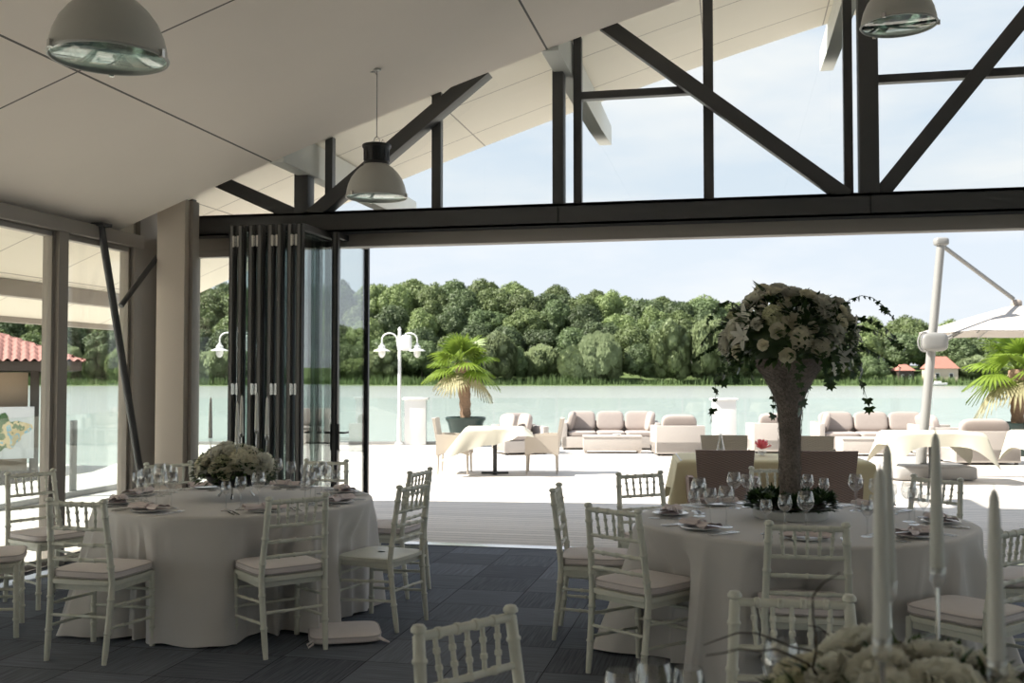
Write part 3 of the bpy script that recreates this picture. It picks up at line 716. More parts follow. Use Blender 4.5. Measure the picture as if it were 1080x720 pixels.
ARMS = [(-.135, -.20), (.036, -.205), (.018, .19), (.118, .21), (.21, .0)]
ADZ = [-.03, -.062, -.022, .0, -.03]
def candelabrum_centerpiece(loc, rz, label, twigs):
    e = E('candle_centerpiece', loc, rz, label, 'centrepiece', 'candle and flower centrepieces')
    # footed bowl
    m = MB(); m.lathe([(0, .075), (.10, .08), (.17, .11), (.205, .16), (.20, .165), (.16, .13), (0, .10)], 40); m.build('bowl', 'black', e)
    for k in range(3):
        a = k*2*PI/3+.5; m = MB(); m.tube([(.13*math.cos(a), .13*math.sin(a), .09), (.11*math.cos(a), .11*math.sin(a), .04), (.135*math.cos(a), .135*math.sin(a), .008)], [.008, .006, .009], 8); m.build('bowl_foot', 'silver', e)
    c = E('candelabrum', (0, 0, 0)); 
    c.parent = e
    m = MB(); m.tube([(0, 0, .10), (0, 0, .34)], .009, 10)
    for k in range(5):
        u = Vector((*ARMS[k], 0)); m.tube([(0, 0, .22), u*.4+Vector((0, 0, .20)), u*.75+Vector((0, 0, .22)), u*.97+Vector((0, 0, .30)), u+Vector((0, 0, .42+ADZ[k]))], .004, 8)
    m.build('arms', 'silver', c)
    for k in range(5):
        x, y = ARMS[k]
        dz = ADZ[k]
        MB().lathe([(0, .415), (.008, .42), (.0145, .435), (.0155, .458), (.0145, .460), (.0135, .45), (0, .448)], 18, (x, y, dz)).build('candle_cup', 'glass', c)
        MB().lathe([(0, .448), (.0135, .449), (.0125, .52), (.0105, .62), (.0075, .70), (.004, .712), (.001, .714), (.001, .722), (0, .722)], 18, (x, y, dz)).build('candle', 'candle', c)
    rr = random.Random(21); spots = []
    fl = MB(); fl.closed = False
    n = 46
    for k in range(n):
        z = 1-.98*(k+.5)/n; a = k*2.39996+.4; q = math.sqrt(max(0, 1-z*z)); nrm = Vector((q*math.cos(a), q*math.sin(a), z*.8+.1))
        p = Vector((q*math.cos(a)*.235, q*math.sin(a)*.235, .175+z*.15))*1.0; p *= 1+rr.uniform(-.04, .05)
        kk = rr.choice([0, 0, 0, 1, 1, 2, 2, 3, 0, 5]); spots.append((p, nrm, kk, rr.uniform(.85, 1.2)))
    put_blooms(e, spots, 4)
    for k in range(560):
        z = rr.uniform(-.35, 1); a = rr.uniform(0, 6.28); q = math.sqrt(1-z*z); nrm = Vector((q*math.cos(a), q*math.sin(a), z))
        p = Vector((q*math.cos(a)*.246, q*math.sin(a)*.246, .178+z*.148)); d = nrm+Vector((rr.uniform(-.7, .7), rr.uniform(-.7, .7), rr.uniform(-.5, .5)))
        leaf(fl, p, d, Vector((0, 0, 1)), rr.uniform(.035, .07), rr.uniform(.02, .032))
    fl.build('foliage', 'foliage', e, ang=180)
    if twigs:
        t = MB()
        for k in range(7):
            a = rr.uniform(0, 6.28); p = Vector((.14*math.cos(a), .14*math.sin(a), .28)); pts = [p]
            d = Vector((math.cos(a+1.2), math.sin(a+1.2), .5)).normalized()
            for j in range(9):
                d = (d+Vector((rr.uniform(-.5, .5), rr.uniform(-.5, .5), rr.uniform(-.45, .35)))).normalized(); pts.append(pts[-1]+d*.035)
            t.tube(pts, [.003*(1-.07*j) for j in range(len(pts))], 6)
        t.build('curly_twig', 'twig', e)
    return e
candelabrum_centerpiece((T1[0]-.03, T1[1]+.02, .757), R(20), 'low white flower bowl with tall white candles on the left round table', False)
candelabrum_centerpiece((.31, 1.885, .757), R(12), 'blurred white flower arrangement with tall candles in the bottom right foreground', True)

# tall trumpet vase centerpiece
V = (T2[0]-.06, T2[1]+.09, .757)
e = E('tall_flower_arrangement', V, 0, 'tall twig wrapped trumpet vase of cream flowers and trailing ivy on the right round table', 'flower arrangement')
m = MB(); rr = random.Random(5)
prof = [(0, .03), (.080, .03), (.072, .06), (.062, .12), (.058, .30), (.057, .42), (.062, .54), (.076, .66), (.108, .75), (.172, .86), (.235, .965), (.245, 1.0), (.235, 1.0), (0, .93)]
m.lathe(prof, 48)
def vr(z):
    for (r0, z0), (r1, z1) in zip(prof[1:11], prof[2:12]):
        if z0 <= z <= z1: return r0+(r1-r0)*(z-z0)/(z1-z0)
    return .25
m.build('trumpet_vase', 'wicker_vase', e)
m = MB()
for k in range(230):
    a = rr.uniform(0, 6.28); z = rr.uniform(.05, .92); pts = []; da = rr.uniform(-.25, .25); dz = rr.uniform(-.035, .035)
    for j in range(6):
        zz = min(.98, max(.035, z+dz*j)); r = vr(zz)+.002+rr.uniform(0, .007); pts.append((r*math.cos(a+da*j), r*math.sin(a+da*j), zz))
    m.tube(pts, .0016, 4)
w = m.build('twig_wrap', 'wicker_vase', e); w['kind'] = 'stuff'
spots = []; n = 74
for k in range(n):
    z = 1-1.32*(k+.5)/n; a = k*2.39996; q = math.sqrt(max(0, 1-z*z)); nrm = Vector((q*math.cos(a), q*math.sin(a), z))
    p = Vector((q*math.cos(a)*.345, q*math.sin(a)*.345, 1.045+z*(.26 if z > 0 else .36))); p += nrm*rr.uniform(-.02, .035)
    kk = rr.choice([0, 0, 0, 1, 1, 2, 2, 3, 5, 4]); spots.append((p, nrm, kk, rr.uniform(.8, 1.25)))
put_blooms(e, spots, 9)
fl = MB(); fl.closed = False
for k in range(720):
    z = rr.uniform(-.5, 1); a = rr.uniform(0, 6.28); q = math.sqrt(1-z*z); nrm = Vector((q*math.cos(a), q*math.sin(a), z))
    p = Vector((q*math.cos(a)*.345, q*math.sin(a)*.345, 1.04+z*.235)); d = nrm+Vector((rr.uniform(-.8, .8), rr.uniform(-.8, .8), rr.uniform(-.5, .5)))
    leaf(fl, p, d, Vector((0, 0, 1)), rr.uniform(.05, .11), rr.uniform(.025, .045))
for k in range(9):   # tall blades at the top left
    a = R(rr.uniform(150, 215)); d = Vector((math.cos(a)*.45, math.sin(a)*.45, 1)); leaf(fl, Vector((-.11+rr.uniform(-.04, .03), rr.uniform(-.1, .1), 1.26)), d, Vector((1, 0, 0)), rr.uniform(.11, .17), .035)
fl.sq((0, 0, 1.04), (.56, .56, .36), 1, 1, 28, 14)
fl.build('foliage', 'foliage', e, ang=180)
st = MB(); lv = MB(); lv.closed = False
# drooping sprays and trailing ivy around the rim
for k in range(16):
    a = 2*PI*k/16+rr.uniform(-.2, .2); c_, s_ = math.cos(a), math.sin(a); L = rr.uniform(.06, .2) if k % 4 else rr.uniform(.3, .42)
    r0 = .31; pts = [Vector((c_*r0, s_*r0, 1.0)), Vector((c_*(r0+.06), s_*(r0+.06), .98))]
    for j in range(1, 8): pts.append(Vector((c_*(r0+.09+.008*j)+rr.uniform(-.012, .012), s_*(r0+.09+.008*j)+rr.uniform(-.012, .012), .96-L*j/7)))
    vine(st, lv, pts, .0015, .05, .045, k)
for (a, up_, ln) in ((R(-8), .62, .34), (R(12), .3, .40), (R(160), .6, .27), (R(-20), .1, .42), (R(200), .2, .3), (R(190), -.1, .34), (R(-5), -.2, .38)):
    p = Vector((.24*math.cos(a), .24*math.sin(a), 1.10+.12*up_)); pts = []
    for j in range(7):
        t = j/6; pts.append(p+Vector((math.cos(a)*ln*t, math.sin(a)*ln*t, up_*.28*math.sin(t*2.2)-.16*t*t)))
    vine(st, lv, pts, .002, .02, .034, int(a*50)+99)
st.build('ivy_stem', 'ivy', e)['kind'] = 'stuff'; lv.build('ivy_leaves', 'ivy', e, ang=180)
# wreath and tray
tr = MB().lathe([(0, 0), (.205, 0), (.213, .01), (.215, .055), (.208, .062), (.20, .056), (0, .03)], 56).build('round_tray', 'white', loc=V); tag(tr, 'pale round tray under the ivy wreath on the right table', 'tray')
MT['white_tray'] = MT['white']
w = E('ivy_wreath', (V[0], V[1], V[2]+.062), 0, 'dark green ivy wreath around the foot of the tall vase', 'wreath')
lv = MB(); lv.closed = False; ring = MB(); ring.tube([(.185*math.cos(k/40*2*PI), .185*math.sin(k/40*2*PI), .012) for k in range(41)], .014, 8, cap=False); ring.build('wreath_ring', 'twig', w)
for k in range(560):
    a = rr.uniform(0, 6.28); b = rr.uniform(-.3, PI+.3); r = .19+.05*math.cos(b); z = .005+.055*max(0, math.sin(b)); out = Vector((math.cos(a), math.sin(a), 0))
    leaf(lv, out*r+Vector((0, 0, z)), out*math.cos(b)+Vector((rr.uniform(-.6, .6), rr.uniform(-.6, .6), math.sin(b)*.6)), Vector((0, 0, 1)), rr.uniform(.04, .07), rr.uniform(.04, .06), True)
lv.build('ivy_leaves', 'ivy', w, ang=180)

# ------------------------------------------------------------------ pendants
def pendant(x, y, zr, label):
    """industrial bell pendant, rim at height zr"""
    e = E('pendant_lamp', (x, y, zr), 0, label, 'pendant lamp', 'industrial bell pendant lamps')
    out = [(.238, 0), (.243, .008), (.236, .02), (.232, .05), (.220, .10), (.196, .155), (.163, .20), (.128, .235), (.104, .25), (.096, .262)]
    MB().lathe(out+[(.090, .262), (.097, .245), (.122, .228), (.157, .193), (.189, .15), (.213, .098), (.226, .05), (.230, .02), (.232, .0), (.238, 0)], 56).build('bell_shade', 'enamel', e)
    MB().lathe([(.228, .019), (.223, .05), (.210, .097), (.186, .148), (.154, .191), (.118, .225), (.092, .24), (.03, .243), (.03, .25)], 56).build('reflector', 'reflector', e)
    MB().lathe([(0, .004), (.225, .004), (.232, .008), (.225, .010), (0, .008)], 48).build('glass_cover', 'lampglass', e)
    MB().lathe([(0, .258), (.088, .258), (.100, .262), (.100, .275), (.092, .285), (.094, .34), (.104, .392), (.112, .396), (.112, .415), (.104, .42), (0, .425)], 40).build('ballast_housing', 'black', e)
    m = MB()
    for k in range(12):
        a = k*PI/6; m.box((.099*math.cos(a), .099*math.sin(a), .34), (.006, .012, .10), a)
    m.build('cooling_fin', 'black', e)
    m = MB(); m.tube([(.02*math.cos(t)*1.2, 0, .45+.03*math.sin(t)) for t in [PI*k/10 for k in range(-2, 13)]], .004, 6); m.tube([(.03, 0, .42), (.05, .0, .46), (.07, 0, .42)], .004, 6); m.build('hook', 'silver', e)
    H = zc(x)-zr
    m = MB(); m.tube([(0, 0, .48), (0, 0, H)], .0035, 6); m.tube([(0, 0, H-.05), (-.015, 0, H-.02), (-.08, 0, H-.015), (-.09, 0, H)], .003, 6); m.build('suspension_cord', 'cord', e)
    MB().lathe([(0, -.012), (.03, -.01), (.035, 0), (0, 0)], 16, (0, 0, H)).build('ceiling_hook', 'enamel', e)
    for s in (0, 2.1, 4.2): MB().box((.243*math.cos(s), .243*math.sin(s), .01), (.02, .02, .03), s).build('rim_clip', 'silver', e)
pendant(-2.70, 7.62, 2.97, 'grey bell pendant lamp with black top hanging before the clerestory glass')
pendant(-2.53, 3.82, 2.90, 'large near bell pendant lamp at the top left of the ceiling')
pendant(1.08, 7.04, 3.86, 'bell pendant lamp cut by the top edge beside the thick post')

# ------------------------------------------------------------------ terrace furniture
def uneven_cloth(hx, hy, zt, drop, seed, corner=.16, segs=60, amp=.02):
    """square cloth over a rectangular top; corners hang lower"""
    rr = random.Random(seed); ph = [rr.uniform(0, 6) for _ in range(4)]
    m = MB(); m.closed = False; NU = 4*segs
    def rim(u):
        s = (u*4) % 4; k = int(s); t = s-k
        P = [(-hx, -hy), (hx, -hy), (hx, hy), (-hx, hy)]; a = P[k]; b = P[(k+1) % 4]
        return Vector((a[0]+(b[0]-a[0])*t, a[1]+(b[1]-a[1])*t, 0)), t, k
    def fn(u, v):
        p, t, k = rim(u)
        if v <= .25: q = v/.25; return (p.x*q, p.y*q, zt+.005)
        c = (abs(2*t-1))**5; tt = (v-.25)/.75
        L = drop[k]*(1-t)+drop[(k+1) % 4]*t if isinstance(drop, (list, tuple)) else drop
        L += corner*c
        o = p.normalized(); nrm = Vector([(0, -1, 0), (1, 0, 0), (0, 1, 0), (-1, 0, 0)][k]); n2 = Vector([(0, -1, 0), (1, 0, 0), (0, 1, 0), (-1, 0, 0)][(k+1) % 4 if t > .5 else (k-1) % 4])
        d = nrm*(1-.5*c)+n2*.5*c
        out = .012+(.05+(corner*.75)*c)*tt+amp*math.sin(u*4*7*1.0+ph[k])*tt+amp*.6*math.sin(u*61+ph[0])*tt
        q = p+d*out; return (q.x, q.y, zt+.005-L*tt**.95)
    m.grid(fn, NU, 18, cu=True)
    return m
def bistro(x, y, rz, hx, hy, label):
    e = E('pedestal_table', (x, y, 0), rz, label, 'table', 'terrace tables')
    m = MB(); m.box((0, 0, .735), (2*hx, 2*hy, .03)); m.build('tabletop', 'white', e, bevel=.004)
    for dx in ((0,) if hx < .7 else (-hx*.5, hx*.5)):
        MB().tube([(dx, 0, .03), (dx, 0, .72)], .035, 12).build('pedestal', 'black', e)
        m = MB(); m.box((dx, 0, .02), (.44, .07, .03)); m.box((dx, 0, .02), (.07, .44, .03)); m.build('foot_cross', 'black', e, bevel=.004)
    return e
def tcloth(x, y, rz, mb, mat, label, z=0):
    o = mb.build('tablecloth', mat, loc=(x, y, z), rz=rz, ang=60); return tag(o, label, 'tablecloth')
bistro(-3.78, 16.45, R(12), .45, .45, 'small black pedestal table under the wind blown ivory cloth')
# wind-blown cloth: lifted toward the left front corner
m = uneven_cloth(.47, .47, .752, [.42, .10, .10, .30], 4, .10, amp=.03)
vs = []
for (a, b, c) in m.v:
    if c < .745 and a < 0: a -= (.75-c)*.55
    if c < .745 and a > .3: a += .10*(.75-c)*4; c += (.75-c)*.35
    vs.append((a, b, c))
m.v = vs
tcloth(-3.78, 16.45, R(12), m, 'cream', 'ivory cloth blowing off the small terrace table between two rattan chairs')
bistro(2.92, 16.55, R(10), .62, .40, 'pedestal table under the pale yellow cloth behind the middle candle')
tcloth(2.92, 16.55, R(10), uneven_cloth(.64, .42, .752, .20, 8, .34), 'cream', 'pale yellow cloth with pointed corners on the terrace table behind the middle candle')
bistro(.36, 10.98, R(6), .92, .48, 'long terrace table under the yellow cloth behind the tall vase')
tcloth(.36, 10.98, R(6), uneven_cloth(.94, .50, .752, .34, 9, .16), 'yellow', 'yellow cloth on the long table with the brown rattan chairs')
bistro(4.75, 17.0, R(10), .45, .45, 'terrace table at the right edge under a white cloth')
tcloth(4.75, 17.0, R(10), uneven_cloth(.47, .47, .752, .26, 12, .22), 'cream', 'white cloth on the terrace table cut by the right edge')
# vase with pink flower + bottle on the yellow table
e = E('table_flower', (.30, 11.05, .757), 0, 'small pink flower in a glass on the yellow table', 'flower')
MB().lathe([(0, 0), (.035, 0), (.045, .03), (.04, .06), (.036, .06), (.04, .03), (0, .006)], 20).build('glass_bowl', 'glass', e)
m = MB(); m.closed = False
for k in range(26):
    a = k*2.4; el = R(15+60*((k*7) % 10)/10); out = Vector((math.cos(a), math.sin(a), 0)); petal(m, Vector((0, 0, .07)), out*math.cos(el)+Vector((0, 0, 1))*math.sin(el), Vector((0, 0, 1)), .10, .045, .2, 3)
m.build('petals', 'pink', e, ang=180)
e = E('water_carafe', (-.12, 11.2, .757), 0, 'small clear carafe on the yellow table left of the pink flower', 'carafe')
MB().lathe([(0, 0), (.04, 0), (.045, .05), (.03, .12), (.018, .17), (.02, .22), (.018, .22), (.016, .17), (.028, .12), (.042, .05), (0, .004)], 20).build('carafe_body', 'glass', e)

def rattan_chair(mat, back_h=.90):
    e = E('rattan_chair')
    # back: tapered curved panel (wider at top)
    m = MB()
    def bk(off):
        def f(u, v):
            z = .30+(back_h-.30)*v; w = .225+.045*v; x = (u-.5)*2*w; y = -.24-.10*v+off-.03*math.cos((u-.5)*PI)+.0
            return (x, y, z+.012*math.cos((u-.5)*PI*2)*0)
        return f
    m.grid(bk(0), 14, 12); m.grid(bk(.045), 14, 12, flip=True)
    # rim strips
    a, b = bk(0), bk(.045)
    for u in (0, 1): m.grid(lambda s, t: tuple(Vector(a(u, t)).lerp(Vector(b(u, t)), s)), 2, 12)
    m.grid(lambda s, t: tuple(Vector(a(s, 1)).lerp(Vector(b(s, 1)), t)), 14, 2)
    m.build('backrest', mat, e)
    m = MB(); m.sq((0, .0, .40), (.52, .54, .13), .25, .3, 28, 10); m.build('seat', mat, e)
    # skirt with arched lower edge
    for s, nm in ((-1, 'arm'), (1, 'arm')):
        m = MB()
        def sd(off):
            def f(u, v):
                y = -.27+.54*u; lo = .30-.0+.06*math.sin(u*PI); hi = .64+.02*math.sin(u*PI)-.05*u; z = lo+(hi-lo)*v
                return (s*(.265+.02*v+off), y, z)
            return f
        p, q = sd(0), sd(.045)
        m.grid(p, 12, 8); m.grid(q, 12, 8, flip=True)
        for v in (0, 1): m.grid(lambda a_, b_: tuple(Vector(p(a_, v)).lerp(Vector(q(a_, v)), b_)), 12, 2)
        for u in (0, 1): m.grid(lambda a_, b_: tuple(Vector(p(u, b_)).lerp(Vector(q(u, b_)), a_)), 2, 8)
        m.build(nm, mat, e)
    for sx in (-1, 1):
        for sy in (-1, 1): MB().tube([(sx*.255, sy*.235, .36), (sx*.262, sy*.245-.0, 0)], [.022, .014], 8).build('leg', mat, e)
    return e
rc = rattan_chair('rattan_cream')
def rplace(o, x, y, face, lb, g): 
    o.location = (x, y, 0); o.rotation_euler.z = R(face-90); tag(o, lb, 'armchair', g)
G1 = 'cream rattan armchairs on the terrace'
rplace(rc, -4.47, 16.50, 8, 'cream rattan armchair left of the blown ivory cloth', G1)
copy_tree(rc, (-3.05, 16.75, 0), R(188-90), 'cream rattan armchair right of the blown ivory cloth', G1)
copy_tree(rc, (-.05, 11.95, 0), R(-82-90), 'cream rattan armchair across the yellow table, left of the tall vase', G1)
copy_tree(rc, (.90, 12.0, 0), R(-84-90), 'cream rattan armchair across the yellow table, right of the tall vase', G1)
rd = rattan_chair('rattan_dark')
rplace(rd, -.10, 10.12, 96, 'brown rattan armchair left of the tall vase, back to the room', 'brown rattan armchairs at the yellow table')
copy_tree(rd, (.82, 10.20, 0), R(96-90), 'brown rattan armchair right of the tall vase, back to the room', 'brown rattan armchairs at the yellow table')

def lounge(w, d, h, nseat, label, x, y, rz, group, pillows=(), name='rattan_sofa', cat='sofa', backs=True, armh=None, cushmat='sofa_cush'):
    e = E(name, (x, y, 0), rz, label, cat, group)
    armh = armh or h
    m = MB(); m.box((0, 0, .16), (w, d, .24)); m.build('base', 'rattan', e, bevel=.012)
    m = MB(); m.box((0, d/2-.05, (h+.04)/2+.02), (w, .10, h-.04)); m.build('back_frame', 'rattan', e, bevel=.015)
    for s in (-1, 1): MB().box((s*(w/2-.06), -.05+.0, armh/2+.02), (.12, d-.10, armh-.04)).build('arm', 'rattan', e, bevel=.015)
    m = MB()
    for sx in (-1, 1):
        for sy in (-1, 1): m.box((sx*(w/2-.06), sy*(d/2-.06), .02), (.05, .05, .04))
    m.build('feet', 'black', e)
    iw = (w-.26)/nseat
    for k in range(nseat):
        cx_ = -w/2+.13+iw*(k+.5)
        MB().sq((cx_, -.06, .335), (iw-.01, d-.16, .13), .22, .45, 28, 10).build('seat_cushion', cushmat, e)
        if backs:
            rm = Matrix.Rotation(R(-14), 3, 'X'); MB().sq((cx_, d/2-.19, .60), (iw-.02, .16, .44), .30, .5, 28, 12, m=rm @ Matrix.Rotation(PI/2*0, 3, 'X')).build('back_cushion', cushmat, e)
    for px, ang in pillows:
        rm = Matrix.Rotation(R(ang), 3, 'Z') @ Matrix.Rotation(R(12), 3, 'Y'); MB().sq((px, -.02, .60), (.14, .46, .44), .4, .6, 22, 12, m=rm).build('side_cushion', cushmat, e)
    return e
GS = 'pale rattan sofas by the lake'
lounge(2.14, .85, .58, 3, 'pale rattan three seat sofa with taupe cushions behind the low table, left of centre', -2.62, 22.75, R(9), GS, ((-.86, -8), (.86, 8)))
lounge(2.50, .85, .58, 3, 'pale rattan three seat sofa with taupe cushions in front of the leaning umbrella mast', 2.98, 23.45, R(9), GS, ((-1.02, -8), (1.05, 8)))
GA = 'square rattan lounge armchairs'
lounge(.98, .90, .58, 1, 'square rattan armchair turned away, right of the left sofa', -1.10, 21.35, R(12+180), GA, name='lounge_armchair', cat='armchair')
lounge(.95, .90, .56, 1, 'rattan lounge armchair with light cushions behind the blown ivory cloth', -4.30, 21.0, R(30), GA, ((-.25, 20), (.1, 10)), name='lounge_armchair', cat='armchair')
lounge(.85, .85, .60, 1, 'rattan lounge armchair just left of the twig wrapped vase stem', .78, 22.4, R(190), GA, name='lounge_armchair', cat='armchair')
lounge(1.15, .90, .58, 1, 'wide rattan lounge armchair turned away, right of the umbrella mast', 4.40, 20.35, R(190), GA, name='lounge_armchair', cat='armchair')
lounge(1.3, .85, .58, 1, 'rattan lounge seat behind the wide armchair at the right', 4.1, 22.3, R(100), GA, name='lounge_armchair', cat='armchair')
def coffee(x, y, w, d, rz, label):
    e = E('coffee_table', (x, y, 0), rz, label, 'coffee table', 'low rattan coffee tables')
    MB().box((0, 0, .19), (w, d, .27)).build('body', 'rattan', e, bevel=.012)
    MB().box((0, 0, .34), (w+.02, d+.02, .03)).build('table_top', 'rattan', e, bevel=.006)
    m = MB()
    for sx in (-1, 1):
        for sy in (-1, 1): m.box((sx*(w/2-.05), sy*(d/2-.05), .03), (.06, .06, .06))
    m.build('feet', 'rattan', e)
coffee(-2.45, 21.55, 1.20, .55, R(9), 'low rattan coffee table in front of the left sofa')
coffee(2.75, 21.9, 1.30, .55, R(9), 'low rattan coffee table in front of the right sofa')
e = E('ashtray', (-2.35, 21.55, .355), 0, 'small white bowl on the left coffee table', 'bowl'); MB().lathe([(0, 0), (.06, 0), (.09, .03), (.085, .03), (.055, .008), (0, .006)], 20).build('bowl', 'white', e)

# palms
def palm(x, y, z0, label, trunk_h, crown, pot=True, seed=1, nf=20, lean=(0, 0)):
    rr = random.Random(seed)
    e = E('potted_palm', (x, y, z0), 0, label, 'palm', 'potted fan palms on the terrace')
    if pot:
        MB().lathe([(0, 0), (.30, 0), (.31, .05), (.36, .32), (.41, .54), (.46, .60), (.465, .65), (.44, .66), (.42, .60), (0, .54)], 40).build('pot', 'pot', e)
        MB().lathe([(0, .57), (.42, .57), (0, .575)], 24).build('soil', 'soil', e)
    zt = .48+trunk_h; top = Vector((lean[0], lean[1], zt))
    pts = [Vector((lean[0]*t*t, lean[1]*t*t, .42+(zt-.42)*t)) for t in [k/14 for k in range(15)]]
    MB().tube(pts, [.10+.05*(k/14)+(.02 if k % 2 else 0) for k in range(15)], 14).build('trunk', 'trunk', e)
    for k in range(nf):
        q = k/(nf-1); a = k*2.39996; el = R(80-118*q)
        out = Vector((math.cos(a), math.sin(a), 0)); d = out*math.cos(el)+Vector((0, 0, 1))*math.sin(el)
        PL = crown*.42*rr.uniform(.8, 1.1); dry = q > .84
        stem = MB(); p1 = top+d*PL+Vector((0, 0, -.06)); stem.tube([top, top+d*PL*.5, p1], [.014, .010, .007], 6)
        m = MB(); m.closed = False
        s = d.cross(Vector((0, 0, 1))); s = s.normalized() if s.length > .1 else Vector((1, 0, 0)); up = s.cross(d).normalized()
        FL = crown*.50*rr.uniform(.85, 1.1); nb = 24
        for j in range(nb):
            t = (j/(nb-1)-.5)*R(250); dd = (d*math.cos(t)+s*math.sin(t)).normalized(); L = FL*(.72+.28*math.cos(t*.7)); w = .034
            side = dd.cross(up).normalized(); droop = .22+.35*q+rr.uniform(0, .12)
            vs = []
            for i, tt in enumerate((0, .35, .7, 1)):
                c = p1+dd*L*tt-Vector((0, 0, 1))*L*droop*tt*tt; ww = w*(.35, 1, .75, .05)[i]*(1 if L > 0 else 1)
                vs += [c-side*ww+up*.012*(i % 2), c+up*-.004, c+side*ww+up*.012*(i % 2)]
            fs = [(3*i+h, 3*i+h+1, 3*i+h+4, 3*i+h+3) for i in range(3) for h in range(2)]
            m.add(vs, fs)
        f = m.build('frond', 'palm_dry' if dry else 'palm', e, ang=180, label='dry yellowed frond' if dry else None)
        stem.build('leaf_stalk', 'palm_dry' if dry else 'palm', f)
    return e
palm(-5.95, 22.9, 0, 'fan palm in a dark pot beside the double street lamp', 1.42, 1.08, seed=4, nf=17, lean=(-.10, 0))
palm(5.62, 22.5, -.0, 'fan palm in a dark pot at the right edge beside the umbrella', 1.25, 1.28, seed=9, nf=18)

# street lamps
def street_lamp(x, y, rz, label):
    e = E('street_lamp', (x, y, 0), rz, label, 'street lamp', 'white double arm street lamps')
    MB().lathe([(0, 0), (.10, 0), (.10, .03), (.055, .08), (.045, .6), (.04, .62), (.036, 2.62), (.03, 2.64), (.045, 2.67), (.02, 2.72), (0, 2.74)], 18).build('pole', 'white', e)
    MB().sq((.16, 0, 2.36), (.24, .16, .36), .3, .3, 18, 10).build('loudspeaker', 'white', e)
    for s in (-1, 1):
        pts = [Vector((s*.03, 0, 2.2)), Vector((s*.06, 0, 2.42))]+[Vector((s*(.235-.175*math.cos(t)), 0, 2.44+.15*math.sin(t))) for t in [PI*k/10 for k in range(11)]]+[Vector((s*.41, 0, 2.34))]
        a = MB().tube(pts, .018, 8).build('arm', 'white', e)
        c = (s*.41, 0, 2.15)
        MB().lathe([(0, .20), (.035, .20), (.04, .16), (.075, .14), (.08, .08), (.19, .035), (.195, .02), (.09, .03), (0, .03)], 22, c).build('lamp_shade', 'white', a)
        MB().lathe([(.075, .03), (.085, -.02), (.07, -.08), (.035, -.125), (0, -.135)], 18, c).build('lamp_globe', 'white', a)
    return e
street_lamp(-7.55, 22.95, R(12), 'white street lamp with two curved arms and a loudspeaker beside the palm')
street_lamp(-11.10, 21.9, R(12), 'white street lamp half hidden behind the folded doors')
# white podiums
for x, y, w, lb in ((-7.23, 23.2, .50, 'white square pillar by the railing beside the street lamp'), (-.18, 24.1, .48, 'white square pillar by the railing left of the tall vase')):
    e = E('white_pillar', (x, y, 0), R(12), lb, 'pillar', 'white pillars by the railing')
    MB().box((0, 0, .52), (w, .35, 1.04)).build('shaft', 'white', e, bevel=.008); MB().box((0, 0, 1.065), (w+.10, .42, .05)).build('cap', 'white', e, bevel=.006)

# glass railing
def railing(p0, p1, n, name, label, gap=.03):
    p0 = Vector((*p0, 0)); p1 = Vector((*p1, 0)); L = (p1-p0).length; a = math.atan2(p1.y-p0.y, p1.x-p0.x)
    e = E('glass_railing', p0, a, label, 'railing', 'frameless glass railings')
    MB().box((L/2, 0, .035), (L, .06, .07)).build('base_channel', 'white_metal', e, bevel=.004)
    for k in range(n):
        w = L/n; MB().box(((k+.5)*w, 0, .58), (w-gap, .014, 1.0)).build('glass_panel', 'railglass', e, smooth=False)
    return e
railing((-12.6, 22.0), (13.2, 27.5), 18, '', 'glass railing along the far lakeside edge of the terrace')
rl = railing((-8.5, 6.0), (-8.5, 15.3), 7, '', 'glass railing outside the left windows')
railing((-8.5, 15.35), (-12.6, 21.85), 5, '', 'glass railing at the far left corner of the terrace')
m = MB(); m.box((6.24, .05, .50), (.12, .03, 1.0)); m.build('railing_post', 'dark', rl, bevel=.004)
rl2 = kids(rl)

# cantilever umbrella
e = E('cantilever_umbrella', (2.95, 17.15, 0), R(10), 'pale cantilever parasol with a leaning grey mast at the right', 'umbrella')
MB().sq((0, 0, .11), (1.30, .95, .22), .25, .25, 36, 10).build('base_slab', 'base', e)
MB().tube([(-.06, .05, .12), (-.05, .05, .45)], .085, 16).build('mast_socket', 'white_metal', e)
MB().tube([(-.07, .05, .12), (.30, .05, 3.70)], [.075, .062], 16).build('mast', 'white_metal', e)
MB().sq((.30, .05, 3.70), (.22, .17, .13), .5, .5, 20, 10).build('mast_head', 'white_metal', e)
MB().sq((.14, -.04, 2.12), (.42, .16, .30), .6, .6, 20, 12).build('crank_box', 'white_metal', e)
m = MB(); m.tube([(-.02+.10*math.cos(t), -.07, 2.12+.15*math.sin(t)) for t in [R(a) for a in range(60, 301, 20)]], .014, 8); m.build('hand_grip', 'white_metal', e)
HUB = Vector((1.83, .90, 2.76))
MB().tube([(.30, .07, 3.66), (1.76, .86, 2.86)], .035, 12).build('top_arm', 'white_metal', e)
MB().tube([(.24, .10, 2.12), (.98, .46, 2.44)], .022, 10).build('lower_strut', 'white_metal', e)
MB().tube([(.24, .14, 2.06), (.96, .50, 2.40)], .016, 10).build('lower_strut', 'white_metal', e)
m = MB(); m.sq(tuple(HUB+Vector((0, 0, .02))), (.16, .16, .14), .7, .7, 16, 10); m.build('canopy_hub', 'fascia', e)
m = MB(); m.closed = False; n = 8; Rr = 1.60
def cano(off):
    def f(u, v):
        a = u*2*PI; k = (a/(2*PI)*n) % 1; rr_ = Rr*v*(math.cos(PI/n)/math.cos((k-.5)*2*PI/n)); 
        sag = .05*math.sin(k*PI)*v; return (HUB.x+rr_*math.cos(a), HUB.y+rr_*math.sin(a), HUB.z-.46*v**1.1-sag*.4+off)
    return f
